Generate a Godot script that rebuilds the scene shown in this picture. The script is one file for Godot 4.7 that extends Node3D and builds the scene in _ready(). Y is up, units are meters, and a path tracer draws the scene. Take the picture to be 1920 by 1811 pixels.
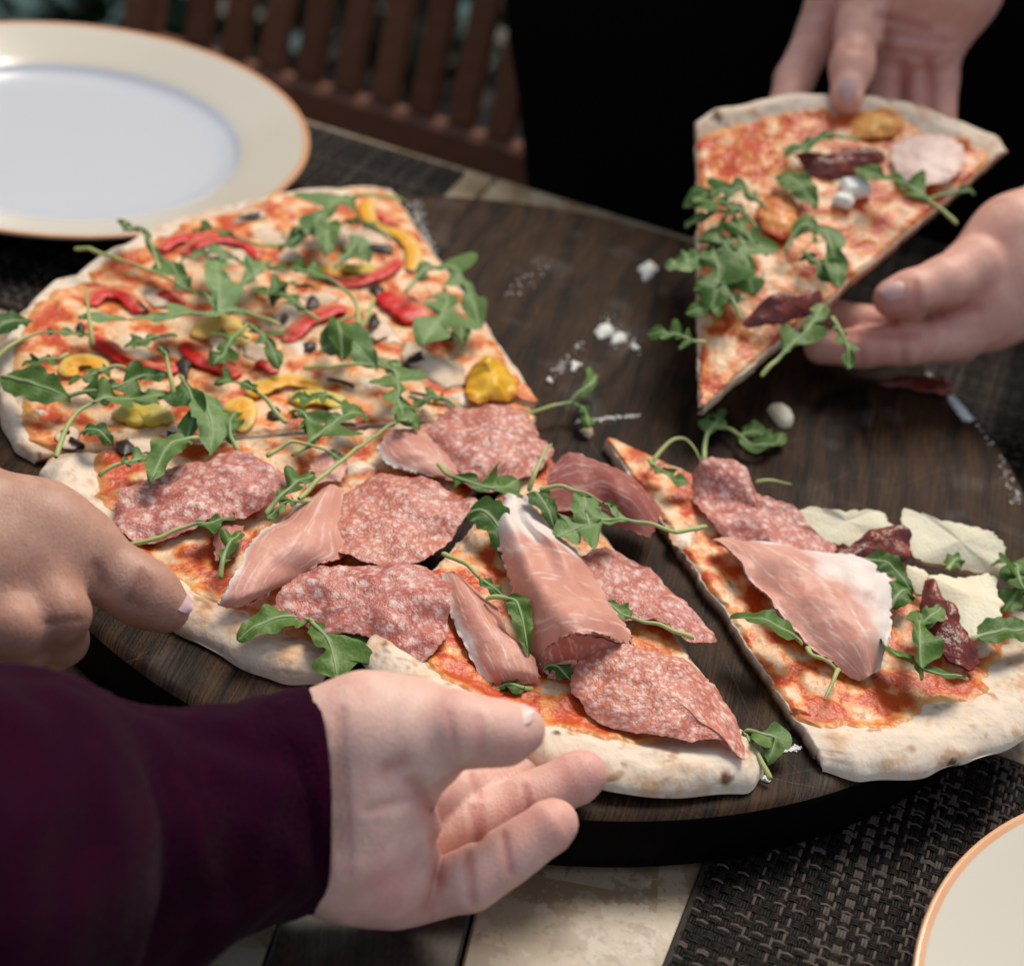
extends Node3D

const TABLE := 0.75            # height of the table top
const EYE := 0.49              # height of the lens above the table top
const FOV := 30.0
var cam_basis: Basis
var cam_at := Vector3(0, TABLE + EYE, 0)
var counts := {}
var rng := RandomNumberGenerator.new()
var n_a := FastNoiseLite.new()
var n_b := FastNoiseLite.new()
var n_c := FastNoiseLite.new()
var n_d := FastNoiseLite.new()
var M := {}
var held_plane: Plane

# ------------------------------------------------------------------ geometry helpers
class Geo:
	var v := PackedVector3Array()
	var c := PackedColorArray()
	var ix := PackedInt32Array()
	var uv := PackedVector2Array()
	var nr := PackedVector3Array()
	func grid(p: PackedVector3Array, col: PackedColorArray, w: int, h: int, flip := false, wrap := false) -> void:
		var b := v.size()
		v.append_array(p)
		c.append_array(col)
		var cols := w if wrap else w - 1
		for j in h - 1:
			for i in cols:
				var i2 := (i + 1) % w
				var q0 := b + j * w + i
				var q1 := b + j * w + i2
				var q2 := b + (j + 1) * w + i2
				var q3 := b + (j + 1) * w + i
				if flip:
					ix.append_array(PackedInt32Array([q0, q2, q1, q0, q3, q2]))
				else:
					ix.append_array(PackedInt32Array([q0, q1, q2, q0, q2, q3]))
	func box(t: Transform3D, s: Vector3, ch: float, col: Color) -> void:
		# a box with chamfered edges, flat shaded
		var h := s * 0.5
		ch = minf(ch, minf(h.x, minf(h.y, h.z)) * 0.9)
		var faces := []
		for ax in 3:
			for sg in [-1.0, 1.0]:
				var a2 := (ax + 1) % 3
				var a3 := (ax + 2) % 3
				var quad := []
				for k in [[-1, -1], [1, -1], [1, 1], [-1, 1]]:
					var p := Vector3.ZERO
					p[ax] = sg * h[ax]
					p[a2] = k[0] * (h[a2] - ch)
					p[a3] = k[1] * (h[a3] - ch)
					quad.append(p)
				faces.append(quad)
		for ax in 3:
			var a2 := (ax + 1) % 3
			var a3 := (ax + 2) % 3
			for s2 in [-1.0, 1.0]:
				for s3 in [-1.0, 1.0]:
					var quad := []
					for k in [[-1, 0], [1, 0], [1, 1], [-1, 1]]:
						var p := Vector3.ZERO
						p[ax] = k[0] * (h[ax] - ch)
						p[a2] = s2 * (h[a2] - (ch if k[1] == 1 else 0.0))
						p[a3] = s3 * (h[a3] - (0.0 if k[1] == 1 else ch))
						quad.append(p)
					faces.append(quad)
		for sx in [-1.0, 1.0]:
			for sy in [-1.0, 1.0]:
				for sz in [-1.0, 1.0]:
					faces.append([Vector3(sx * h.x, sy * (h.y - ch), sz * (h.z - ch)), Vector3(sx * (h.x - ch), sy * h.y, sz * (h.z - ch)), Vector3(sx * (h.x - ch), sy * (h.y - ch), sz * h.z)])
		for f in faces:
			var n: Vector3 = (f[1] - f[0]).cross(f[2] - f[0])
			var mid: Vector3 = (f[0] + f[1] + f[2]) / 3.0
			if n.dot(mid) < 0:
				f.reverse()
			var b := v.size()
			for p in f:
				v.append(t * p)
				c.append(col)
			ix.append_array(PackedInt32Array([b, b + 2, b + 1]))
			if f.size() == 4:
				ix.append_array(PackedInt32Array([b, b + 3, b + 2]))
	func mesh(mat: Material) -> ArrayMesh:
		var n := nr
		if n.size() != v.size():
			n = PackedVector3Array()
			n.resize(v.size())
			for k in range(0, ix.size(), 3):
				var a := ix[k]
				var b := ix[k + 1]
				var d := ix[k + 2]
				var f := (v[d] - v[a]).cross(v[b] - v[a])
				n[a] += f
				n[b] += f
				n[d] += f
			for k in n.size():
				n[k] = n[k].normalized() if n[k].length_squared() > 1e-24 else Vector3.UP
		var arr := []
		arr.resize(Mesh.ARRAY_MAX)
		arr[Mesh.ARRAY_VERTEX] = v
		arr[Mesh.ARRAY_NORMAL] = n
		arr[Mesh.ARRAY_COLOR] = c
		if uv.size() == v.size():
			arr[Mesh.ARRAY_TEX_UV] = uv
		arr[Mesh.ARRAY_INDEX] = ix
		var m := ArrayMesh.new()
		m.add_surface_from_arrays(Mesh.PRIMITIVE_TRIANGLES, arr)
		m.surface_set_material(0, mat)
		return m

func numbered(called: String) -> String:
	var k: int = counts.get(called, 0)
	counts[called] = k + 1
	return called if k == 0 else "%s_%03d" % [called, k]

func thing(called: String, label: String, category: String, at := Vector3.ZERO, group := "") -> Node3D:
	var o := Node3D.new()
	o.name = numbered(called)
	add_child(o)
	o.position = at
	o.set_meta("label", label)
	o.set_meta("category", category)
	if group != "":
		o.set_meta("group", group)
	return o

func part(called: String, m: Mesh, parent: Node3D) -> MeshInstance3D:
	var o := MeshInstance3D.new()
	var k := 0
	var nm := called
	while parent.has_node(nm):
		k += 1
		nm = "%s_%03d" % [called, k]
	o.name = nm
	o.mesh = m
	parent.add_child(o)
	# meshes are computed in world space: bring them into the thing's own space
	var p: Node3D = parent
	var shift := Vector3.ZERO
	while p != self and p is Node3D:
		shift += p.position
		p = p.get_parent()
	o.position = -shift if parent != self else Vector3.ZERO
	return o

func single(called: String, m: Mesh, label: String, category: String, group := "") -> MeshInstance3D:
	var o := MeshInstance3D.new()
	o.name = numbered(called)
	o.mesh = m
	add_child(o)
	o.set_meta("label", label)
	o.set_meta("category", category)
	if group != "":
		o.set_meta("group", group)
	return o

func structure(called: String, m: Mesh) -> MeshInstance3D:
	var o := MeshInstance3D.new()
	o.name = numbered(called)
	o.mesh = m
	add_child(o)
	o.set_meta("kind", "structure")
	return o

# a ray through the photograph's pixel grid (1920 x 1811), used to lay things out on the table
func ray(x: float, y: float) -> Vector3:
	var f := 905.5 / tan(deg_to_rad(FOV) / 2.0)
	return cam_basis * Vector3((x - 960.0) / f, -(y - 905.5) / f, -1.0)

func on(x: float, y: float, h: float) -> Vector3:       # on the level h metres above the table top
	var r := ray(x, y)
	return cam_at + r * ((h - EYE) / r.y)

func far(x: float, y: float, d: float) -> Vector3:      # d metres in front of the lens
	return cam_at + ray(x, y) * d

func lay(x: float, y: float, h: float, held := false) -> Vector3:
	if not held:
		return on(x, y, h)
	var p := Plane(held_plane.normal, held_plane.d + h)
	return p.intersects_ray(cam_at, ray(x, y))

func crom(a, b, c, d, t: float):
	return 0.5 * (2.0 * b + (c - a) * t + (2.0 * a - 5.0 * b + 4.0 * c - d) * t * t + (3.0 * b - a - 3.0 * c + d) * t * t * t)

func spline(p: PackedVector3Array, t: float) -> Vector3:
	var n := p.size() - 1
	var f := clampf(t, 0, 1) * n
	var i := mini(int(f), n - 1)
	var u := f - i
	return crom(p[maxi(i - 1, 0)], p[i], p[i + 1], p[mini(i + 2, n)], u)

func loop_spline(p: PackedVector3Array, t: float) -> Vector3:
	var n := p.size()
	var f := fposmod(t, 1.0) * n
	var i := int(f) % n
	return crom(p[(i - 1 + n) % n], p[i], p[(i + 1) % n], p[(i + 2) % n], f - int(f))

func sm(a: float, b: float, x: float) -> float:
	return smoothstep(a, b, x)

func na(p: Vector3, s: float) -> float:
	return n_a.get_noise_3d(p.x * s, p.y * s, p.z * s)
func nb(p: Vector3, s: float) -> float:
	return n_b.get_noise_3d(p.x * s, p.y * s, p.z * s)
func nc(p: Vector3, s: float) -> float:
	return n_c.get_noise_3d(p.x * s, p.y * s, p.z * s)

func mat(rough: float, spec := 0.5, opts := {}) -> StandardMaterial3D:
	var m := StandardMaterial3D.new()
	m.vertex_color_use_as_albedo = true
	m.roughness = rough
	m.metallic_specular = spec
	if opts.has("sss"):
		m.subsurf_scatter_enabled = true
		m.subsurf_scatter_strength = opts.sss
	if opts.has("rim"):
		m.rim_enabled = true
		m.rim = opts.rim
		m.rim_tint = 0.8
	if opts.has("coat"):
		m.clearcoat_enabled = true
		m.clearcoat = opts.coat
		m.clearcoat_roughness = 0.25
	if opts.has("back"):
		m.backlight_enabled = true
		m.backlight = opts.back
	if opts.has("bump"):
		m.uv1_triplanar = true
		m.uv1_world_triplanar = true
		m.uv1_scale = Vector3.ONE * opts.bump[1]
		m.normal_enabled = true
		m.normal_texture = opts.bump[0]
		m.normal_scale = opts.bump[2]
	return m

func noise_normal(freq: float, octaves: int, strength: float, seed_n: int) -> NoiseTexture2D:
	var n := FastNoiseLite.new()
	n.seed = seed_n
	n.noise_type = FastNoiseLite.TYPE_SIMPLEX_SMOOTH
	n.frequency = freq
	n.fractal_octaves = octaves
	var t := NoiseTexture2D.new()
	t.width = 512
	t.height = 512
	t.seamless = true
	t.as_normal_map = true
	t.bump_strength = strength
	t.noise = n
	return t

# ------------------------------------------------------------------ camera, sky, sun
func _ready() -> void:
	rng.seed = 71
	cam_basis = Basis(Vector3.RIGHT, deg_to_rad(-35.0)) * Basis(Vector3.BACK, deg_to_rad(10.5))
	var cam := Camera3D.new()
	cam.name = "camera"
	cam.fov = FOV
	cam.near = 0.05
	cam.far = 200.0
	cam.transform = Transform3D(cam_basis, cam_at)
	var at := CameraAttributesPhysical.new()
	at.frustum_focal_length = 50.0
	at.frustum_focus_distance = 0.69
	at.exposure_aperture = 5.6
	at.exposure_multiplier = 1.0
	add_child(cam)
	cam.attributes = at
	cam.fov = FOV
	cam.current = true

	var we := WorldEnvironment.new()
	we.name = "world_environment"
	var env := Environment.new()
	env.background_mode = Environment.BG_SKY
	var sky := Sky.new()
	var sm_ := ProceduralSkyMaterial.new()
	sm_.sky_top_color = Color(0.80, 0.86, 0.95)
	sm_.sky_horizon_color = Color(0.74, 0.79, 0.86)
	sm_.sky_curve = 0.2
	sm_.ground_horizon_color = Color(0.10, 0.10, 0.09)
	sm_.ground_bottom_color = Color(0.05, 0.05, 0.045)
	sm_.sky_energy_multiplier = 0.60
	sky.sky_material = sm_
	env.sky = sky
	env.tonemap_mode = Environment.TONE_MAPPER_LINEAR
	env.tonemap_exposure = 2.05
	env.sdfgi_enabled = true
	env.ssao_enabled = true
	env.ssil_enabled = true
	we.environment = env
	add_child(we)

	var sun := DirectionalLight3D.new()
	sun.name = "sun"
	sun.light_energy = 0.5
	sun.light_color = Color(1.0, 0.96, 0.9)
	sun.light_angular_distance = 24.0
	sun.shadow_enabled = true
	add_child(sun)
	sun.look_at_from_position(Vector3(0.25, 1.35, -0.95), Vector3.ZERO, Vector3.UP)

	n_a.seed = 3
	n_b.seed = 11
	n_c.seed = 29
	for n in [n_a, n_b, n_c]:
		n.noise_type = FastNoiseLite.TYPE_SIMPLEX_SMOOTH
		n.frequency = 1.0
		n.fractal_type = FastNoiseLite.FRACTAL_NONE
	n_b.fractal_type = FastNoiseLite.FRACTAL_FBM
	n_b.fractal_octaves = 3

	n_d.seed = 17
	n_d.noise_type = FastNoiseLite.TYPE_CELLULAR
	n_d.cellular_return_type = FastNoiseLite.RETURN_DISTANCE
	n_d.frequency = 1.0
	n_d.fractal_type = FastNoiseLite.FRACTAL_NONE
	var fine := noise_normal(0.03, 4, 6.0, 5)
	var grainy := noise_normal(0.09, 3, 5.0, 9)
	M.dough = mat(0.85, 0.3, {"sss": 0.08, "bump": [fine, 9.0, 0.5]})
	M.cheese = mat(0.4, 0.45, {"sss": 0.05, "bump": [fine, 16.0, 0.6]})
	M.salami = mat(0.42, 0.45, {"bump": [grainy, 16.0, 0.5]})
	M.ham = mat(0.46, 0.4, {"sss": 0.08, "back": Color(0.18, 0.09, 0.07), "bump": [fine, 10.0, 0.3]})
	M.leaf = mat(0.5, 0.35, {"back": Color(0.25, 0.3, 0.1), "bump": [fine, 25.0, 0.5]})
	M.stem = mat(0.5, 0.4, {"back": Color(0.3, 0.3, 0.15)})
	M.pepper = mat(0.42, 0.4, {"sss": 0.05, "bump": [fine, 14.0, 0.4]})
	M.mushroom = mat(0.7, 0.35, {"bump": [fine, 20.0, 0.4]})
	M.parmesan = mat(0.65, 0.35, {"sss": 0.1, "bump": [grainy, 9.0, 0.2]})
	M.tomato = mat(0.35, 0.5, {"bump": [fine, 22.0, 0.9]})
	M.skin = mat(0.5, 0.4, {"sss": 0.10, "bump": [grainy, 14.0, 0.26]})
	M.nail = mat(0.38, 0.4, {"sss": 0.05})
	M.wool = mat(0.95, 0.15, {"rim": 0.06, "bump": [grainy, 12.0, 0.6]})
	M.black_cloth = mat(0.95, 0.1, {"bump": [grainy, 4.0, 0.6]})
	M.ceramic = mat(0.16, 0.5)
	M.chair_wood = mat(0.5, 0.4, {"bump": [fine, 3.0, 0.4]})
	M.weave = mat(0.52, 0.2)
	M.dust = mat(0.95, 0.2)
	M.hedge = mat(0.5, 0.4, {"back": Color(0.12, 0.16, 0.06)})
	M.paving = mat(0.9, 0.3, {"bump": [fine, 1.5, 0.6]})

	build_surroundings()
	build_table()
	build_mats()
	build_plates()
	build_board()
	build_pizza()
	build_meats()
	build_cheese_and_tomatoes()
	build_leaves()
	build_crumbs()
	build_people()

# ------------------------------------------------------------------ terrace, hedge, chair
func axis_u() -> Vector3:      # along the table
	return Vector3(cos(deg_to_rad(14.5)), 0, sin(deg_to_rad(14.5)))
func axis_v() -> Vector3:      # across the table, away from the lens
	return Vector3(sin(deg_to_rad(14.5)), 0, -cos(deg_to_rad(14.5)))

func build_surroundings() -> void:
	var g := Geo.new()
	var p := PackedVector3Array()
	var c := PackedColorArray()
	var N := 40
	for j in N + 1:
		for i in N + 1:
			var a := (float(i) / N - 0.5) * 2.0
			var b := (float(j) / N - 0.5) * 2.0
			var q := Vector3(a * absf(a) * 60.0, 0, b * absf(b) * 60.0)
			p.append(q)
			var k := 0.5 + 0.5 * nb(q, 0.8)
			c.append(Color(0.10, 0.095, 0.085).lerp(Color(0.16, 0.15, 0.135), k))
	g.grid(p, c, N + 1, N + 1)
	structure("ground", g.mesh(M.paving))

	# the hedge behind the chair
	var hedge := thing("hedge", "dark green leafy hedge behind the slatted wooden chair", "hedge", Vector3(-0.4, 0, -3.0))
	var leaf := Geo.new()
	var lc := Color(1, 1, 1)
	leaf.v = PackedVector3Array([Vector3(0, 0, 0), Vector3(-0.4, 0.12, 0.35), Vector3(0, 0, 0.45), Vector3(0.4, 0.12, 0.35), Vector3(-0.33, 0.1, 0.7), Vector3(0, -0.03, 0.75), Vector3(0.33, 0.1, 0.7), Vector3(0, -0.08, 1.0)])
	for k in 8:
		leaf.c.append(lc)
	leaf.ix = PackedInt32Array([0, 2, 1, 0, 3, 2, 1, 2, 5, 1, 5, 4, 2, 3, 6, 2, 6, 5, 4, 5, 7, 5, 6, 7])
	var lm := leaf.mesh(M.hedge)
	var r := RandomNumberGenerator.new()
	r.seed = 4
	for kind in 2:
		var mm := MultiMesh.new()
		mm.transform_format = MultiMesh.TRANSFORM_3D
		mm.use_colors = true
		mm.mesh = lm
		var n := 14000 if kind == 0 else 36
		mm.instance_count = n
		for k in n:
			var b := Basis.from_euler(Vector3(r.randf_range(-1.2, 0.6), r.randf_range(0, TAU), r.randf_range(-0.7, 0.7)))
			var s := r.randf_range(0.05, 0.10)
			var q := Vector3(r.randf_range(-1.8, 2.6), 0, 0)
			q.y = r.randf_range(0.02, 1.9)
			q.z = 0.25 + 0.1 * na(Vector3(q.x, q.y, 0), 2.3) - absf(r.randfn(0, 0.16))
			var col := Color(0.012, 0.03, 0.014).lerp(Color(0.035, 0.075, 0.03), r.randf() * r.randf())
			if kind == 1:
				var spot: Vector3 = [far(52, 18, 2.62), far(215, 22, 2.62), far(835, 60, 2.6), far(590, 110, 2.6)][[0, 0, 0, 0, 1, 2, 3][k % 7]]
				q = spot - Vector3(-0.4, 0, -3.0) + Vector3(r.randfn(0, 0.02), r.randfn(0, 0.02), r.randfn(0, 0.02))
				s = 0.045
				col = Color(0.34, 0.46, 0.36)
			mm.set_instance_transform(k, Transform3D(b.scaled(Vector3.ONE * s), q))
			mm.set_instance_color(k, col)
		var mi := MultiMeshInstance3D.new()
		mi.name = "foliage" if kind == 0 else "pale_leaves"
		mi.multimesh = mm
		mi.set_meta("kind", "stuff")
		hedge.add_child(mi)
	# the wooden stems inside the hedge
	var st := Geo.new()
	for k in 22:
		var x := -2.1 + k * 0.2 + r.randf_range(-0.05, 0.05)
		st.box(Transform3D(Basis.from_euler(Vector3(0, r.randf() * 3.0, r.randf_range(-0.12, 0.12))), Vector3(x, 0.85, -2.98)), Vector3(0.022, 1.7, 0.022), 0.006, Color(0.06, 0.04, 0.03))
	part("stems", st.mesh(M.paving), hedge)

	build_chair()

func build_chair() -> void:
	var u := axis_u()
	var v := axis_v()
	# stands beyond the far edge of the table, its back leaning away
	var back_b := far(560, 150, 1.47)
	var base := Vector3(back_b.x, 0, back_b.z)
	var t := thing("wooden_chair", "brown slatted wooden chair beyond the far table edge", "chair", base)
	var lean := (Vector3.UP + v * 0.20).normalized()
	var rail_y := back_b.y
	var fr := Basis(u, lean, u.cross(lean).normalized())
	var at := func(a: float, y: float, d := 0.0) -> Vector3: return base + u * a + Vector3.UP * rail_y + lean * y + v * d
	var wood := func(k: float) -> Color: return Color(0.15, 0.056, 0.028).lerp(Color(0.21, 0.085, 0.045), k)
	var w0 := -0.145
	var w1 := 0.37
	# lower rail of the back, upper rail, slats, stiles
	var g := Geo.new()
	g.box(Transform3D(fr, at.call((w0 + w1) / 2, -0.035)), Vector3(w1 - w0, 0.075, 0.026), 0.006, wood.call(0.3))
	part("lower_rail", g.mesh(M.chair_wood), t)
	g = Geo.new()
	g.box(Transform3D(fr, at.call((w0 + w1) / 2, 0.41)), Vector3(w1 - w0 + 0.05, 0.075, 0.028), 0.008, wood.call(0.6))
	part("top_rail", g.mesh(M.chair_wood), t)
	var xs := []
	for k in 15:
		xs.append(w0 + 0.052 + 0.0338 * k)
	for k in xs.size():
		if xs[k] > w1 - 0.02:
			continue
		g = Geo.new()
		g.box(Transform3D(fr, at.call(xs[k], 0.187)), Vector3(0.0235, 0.37, 0.012), 0.003, wood.call(fmod(k * 0.37, 1.0)))
		part("slat", g.mesh(M.chair_wood), t)
	for s in [w0, w1]:
		g = Geo.new()
		g.box(Transform3D(fr, at.call(s, 0.14)), Vector3(0.03, 0.62, 0.03), 0.006, wood.call(0.7))
		part("stile", g.mesh(M.chair_wood), t)
	var level := Basis(u, Vector3.UP, u.cross(Vector3.UP).normalized())
	g = Geo.new()
	g.box(Transform3D(level, base + u * ((w0 + w1) / 2) - v * 0.19 + Vector3.UP * 0.44), Vector3(w1 - w0 + 0.02, 0.03, 0.42), 0.008, wood.call(0.4))
	part("seat", g.mesh(M.chair_wood), t)
	for s in [w0, w1]:
		for d in [-0.37, -0.01]:
			g = Geo.new()
			g.box(Transform3D(level, base + u * s + v * d + Vector3.UP * 0.2125), Vector3(0.035, 0.425, 0.035), 0.005, wood.call(0.2))
			part("leg", g.mesh(M.chair_wood), t)

# ------------------------------------------------------------------ the table and what covers it
func stone_texture() -> ImageTexture:
	var S := 900
	var im := Image.create(S, S, false, Image.FORMAT_RGB8)
	var cell := FastNoiseLite.new()
	cell.seed = 12
	cell.noise_type = FastNoiseLite.TYPE_CELLULAR
	cell.cellular_return_type = FastNoiseLite.RETURN_CELL_VALUE
	cell.cellular_jitter = 1.0
	cell.frequency = 0.022
	cell.domain_warp_enabled = true
	cell.domain_warp_amplitude = 22.0
	cell.domain_warp_frequency = 0.02
	var crack := FastNoiseLite.new()
	crack.seed = 5
	crack.noise_type = FastNoiseLite.TYPE_CELLULAR
	crack.cellular_return_type = FastNoiseLite.RETURN_DISTANCE2_SUB
	crack.frequency = 0.011
	crack.domain_warp_enabled = true
	crack.domain_warp_amplitude = 30.0
	crack.domain_warp_frequency = 0.03
	for y in S:
		for x in S:
			var a := n_b.get_noise_2d(x * 0.012, y * 0.012)
			var f := n_b.get_noise_2d(x * 0.09 + 50, y * 0.09)
			var cv := cell.get_noise_2d(x, y)
			var ck := crack.get_noise_2d(x, y)
			var col := Color(0.31, 0.235, 0.155).lerp(Color(0.20, 0.135, 0.076), sm(-0.15, 0.3, a + 0.6 * f))
			if cv > 0.45:
				col = col.lerp(Color(0.42, 0.35, 0.27), 0.6)
			elif cv < -0.82:
				col = col.lerp(Color(0.15, 0.085, 0.036), 0.75)
			elif cv < -0.6:
				col = col.lerp(Color(0.30, 0.195, 0.095), 0.6)
			col = col.lerp(Color(0.20, 0.12, 0.06), 0.8 * sm(0.40, 0.62, f + 0.25 * a))
			col = col.lerp(Color(0.09, 0.05, 0.03), 0.85 * (1.0 - sm(-0.975, -0.93, ck)) * sm(-0.4, 0.0, n_a.get_noise_2d(x * 0.015, y * 0.015 + 9)))
			col = col * (0.94 + 0.12 * f)
			im.set_pixel(x, y, col.linear_to_srgb())
	return ImageTexture.create_from_image(im)

func flat_slab(corners: Array, top: float, depth: float, ch: float, mm: Material, uvs: float, col := Color.WHITE) -> ArrayMesh:
	# a slab from four corners (counter-clockwise seen from above), edges eased
	var g := Geo.new()
	var mid := Vector3.ZERO
	for k in 4:
		mid += corners[k] / 4.0
	var ring := func(y: float, inset: float) -> PackedVector3Array:
		var r := PackedVector3Array()
		for k in 4:
			var a: Vector3 = corners[k]
			var e1: Vector3 = (corners[(k + 1) % 4] - a).normalized()
			var e0: Vector3 = (corners[(k + 3) % 4] - a).normalized()
			var q := a + (e1 + e0) * inset
			r.append(Vector3(q.x, y, q.z))
		return r
	var rings := [ring.call(top - depth, 0.0), ring.call(top - ch, 0.0), ring.call(top, ch)]
	var put := func(a: Vector3, b: Vector3, c: Vector3, d: Vector3) -> void:
		var n := (b - a).cross(c - a)
		var m := (a + b + c + d) / 4.0 - Vector3(mid.x, top - depth / 2, mid.z)
		var q := [a, b, c, d]
		if n.dot(m) < 0:
			q.reverse()
		var bb := g.v.size()
		for p in q:
			g.v.append(p)
			g.c.append(col)
			g.uv.append(Vector2(p.x + p.y * 0.37, p.z + p.y * 0.61) * uvs)
		g.ix.append_array(PackedInt32Array([bb, bb + 2, bb + 1, bb, bb + 3, bb + 2]))
	for j in 2:
		for k in 4:
			put.call(rings[j][k], rings[j][(k + 1) % 4], rings[j + 1][(k + 1) % 4], rings[j + 1][k])
	put.call(rings[2][0], rings[2][1], rings[2][2], rings[2][3])
	put.call(rings[0][0], rings[0][1], rings[0][2], rings[0][3])
	return g.mesh(mm)

func wood_texture(S: int, seed_n: int, arch: Vector2, grain: Vector2, dark: Color, light: Color, metres: float, scuffs: int) -> ImageTexture:
	var im := Image.create(S, S, false, Image.FORMAT_RGB8)
	var side := Vector2(-grain.y, grain.x)
	var n := FastNoiseLite.new()
	n.seed = seed_n
	n.noise_type = FastNoiseLite.TYPE_SIMPLEX_SMOOTH
	n.frequency = 1.0
	n.fractal_type = FastNoiseLite.FRACTAL_FBM
	n.fractal_octaves = 3
	for y in S:
		for x in S:
			var p := (Vector2(x, y) / S - Vector2(0.5, 0.5)) * metres
			var q := p - arch
			var l := q.dot(grain)
			var a := q.dot(side)
			var warp := n.get_noise_2d(l * 7.0, a * 14.0)
			var along := l * 0.26 + warp * 0.009
			var d := sqrt(a * a + (along * along if along > 0.0 else along * along * 0.08)) + warp * 0.0045
			var ring := 0.5 + 0.5 * sin(d * 380.0 + 3.0 * warp + 2.0 * sin(d * 61.0))
			ring = ring * ring * (0.7 + 0.3 * sin(d * 120.0))
			var fib := n.get_noise_2d(l * 22.0, a * 900.0)
			var pore := n.get_noise_2d(l * 60.0 + 7.0, a * 1500.0)
			var k := clampf(0.40 * (1.0 - ring) + 0.55 * fib + 0.25 * warp + 0.06, 0, 1)
			var col := dark.lerp(light, k)
			col = col.lerp(dark * 0.4, sm(0.25, 0.6, pore) * 0.8)
			# flour rubbed into the worn surface
			var fl := n.get_noise_2d(p.x * 22.0 + 31.0, p.y * 22.0)
			col = col.lerp(Color(0.32, 0.30, 0.28), 0.16 * sm(0.15, 0.7, fl) * (0.5 + 0.5 * fib))
			im.set_pixel(x, y, col.linear_to_srgb())
	var r := RandomNumberGenerator.new()
	r.seed = seed_n
	for k in scuffs:      # knife marks
		var p := Vector2(r.randf(), r.randf()) * S
		var ang := r.randf_range(0, PI)
		var d := Vector2.from_angle(ang)
		var len_px := r.randf_range(0.02, 0.16) * S
		var tone := r.randf_range(0.16, 0.5)
		var bend := r.randf_range(-0.002, 0.002)
		for s in int(len_px):
			p += d
			d = d.rotated(bend)
			if p.x < 1 or p.y < 1 or p.x >= S - 1 or p.y >= S - 1:
				break
			var e := sin(PI * s / len_px)
			im.set_pixelv(Vector2i(p), im.get_pixelv(Vector2i(p)).lerp(Color(0.50, 0.46, 0.43), tone * e))
	return ImageTexture.create_from_image(im)

func build_table() -> void:
	var u := axis_u()
	var v := axis_v()
	var stone := StandardMaterial3D.new()
	stone.albedo_texture = stone_texture()
	stone.roughness = 0.38
	stone.metallic_specular = 0.45
	var wood := StandardMaterial3D.new()
	wood.albedo_texture = wood_texture(512, 21, Vector2(0.3, 0.1), Vector2(0.14, 0.99).normalized(), Color(0.016, 0.010, 0.007), Color(0.075, 0.042, 0.026), 0.4, 10)
	wood.roughness = 0.5
	var far_edge := on(600, 232, 0.0)
	var org := Vector3(far_edge.x, 0, far_edge.z)
	var t := thing("table", "stone topped table with a dark wood strip set between its tiles", "table", org + v * -0.45)
	var P := func(a: float, b: float) -> Vector3: return org + u * a + v * b
	# the wood strip between the tiles, from its two edges in view
	var r0 := on(894, 1695, 0)
	var rd := (on(866, 1811, 0) - r0).normalized()
	var l0 := on(522, 1720, 0)
	var slide := func(p0: Vector3, b: float) -> Vector3:
		var rel := p0 - org
		var k := (b - Vector3(rel.x, 0, rel.z).dot(v)) / rd.dot(v)
		var q := p0 + rd * k
		return Vector3(q.x, 0, q.z)
	var near := -0.95
	var mid_b := -0.30
	var gap := 0.0012
	var ls: Vector3 = slide.call(l0, near)
	var le: Vector3 = slide.call(l0, mid_b)
	var rs: Vector3 = slide.call(r0, near)
	var re: Vector3 = slide.call(r0, mid_b)
	var top := TABLE
	part("wood_strip", flat_slab([ls + u * gap, rs - u * gap, re - u * gap, le + u * gap], top + 0.0015, 0.028, 0.0012, wood, 2.5), t)
	part("stone_tile", flat_slab([P.call(-0.62, near), ls, le, P.call(-0.62, mid_b)], top, 0.025, 0.001, stone, 2.8), t)
	part("stone_tile", flat_slab([rs, P.call(0.95, near), P.call(0.95, mid_b), re], top, 0.025, 0.001, stone, 2.8), t)
	part("stone_tile", flat_slab([P.call(-0.62, mid_b + gap), P.call(0.12, mid_b + gap), P.call(0.12, 0), P.call(-0.62, 0)], top, 0.025, 0.001, stone, 2.8), t)
	part("stone_tile", flat_slab([P.call(0.12 + gap, mid_b + gap), P.call(0.95, mid_b + gap), P.call(0.95, 0), P.call(0.12 + gap, 0)], top, 0.025, 0.001, stone, 2.8), t)
	part("apron", flat_slab([P.call(-0.58, near + 0.04), P.call(0.91, near + 0.04), P.call(0.91, -0.04), P.call(-0.58, -0.04)], top - 0.029, 0.07, 0.004, wood, 2.5), t)
	for a in [-0.52, 0.85]:
		for b in [near + 0.10, -0.10]:
			var g := Geo.new()
			var c: Vector3 = P.call(a, b)
			g.box(Transform3D(Basis(u, Vector3.UP, -v), Vector3(c.x, (top - 0.10) / 2, c.z)), Vector3(0.07, top - 0.10, 0.07), 0.006, Color(0.05, 0.03, 0.02))
			part("leg", g.mesh(M.chair_wood), t)

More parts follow.
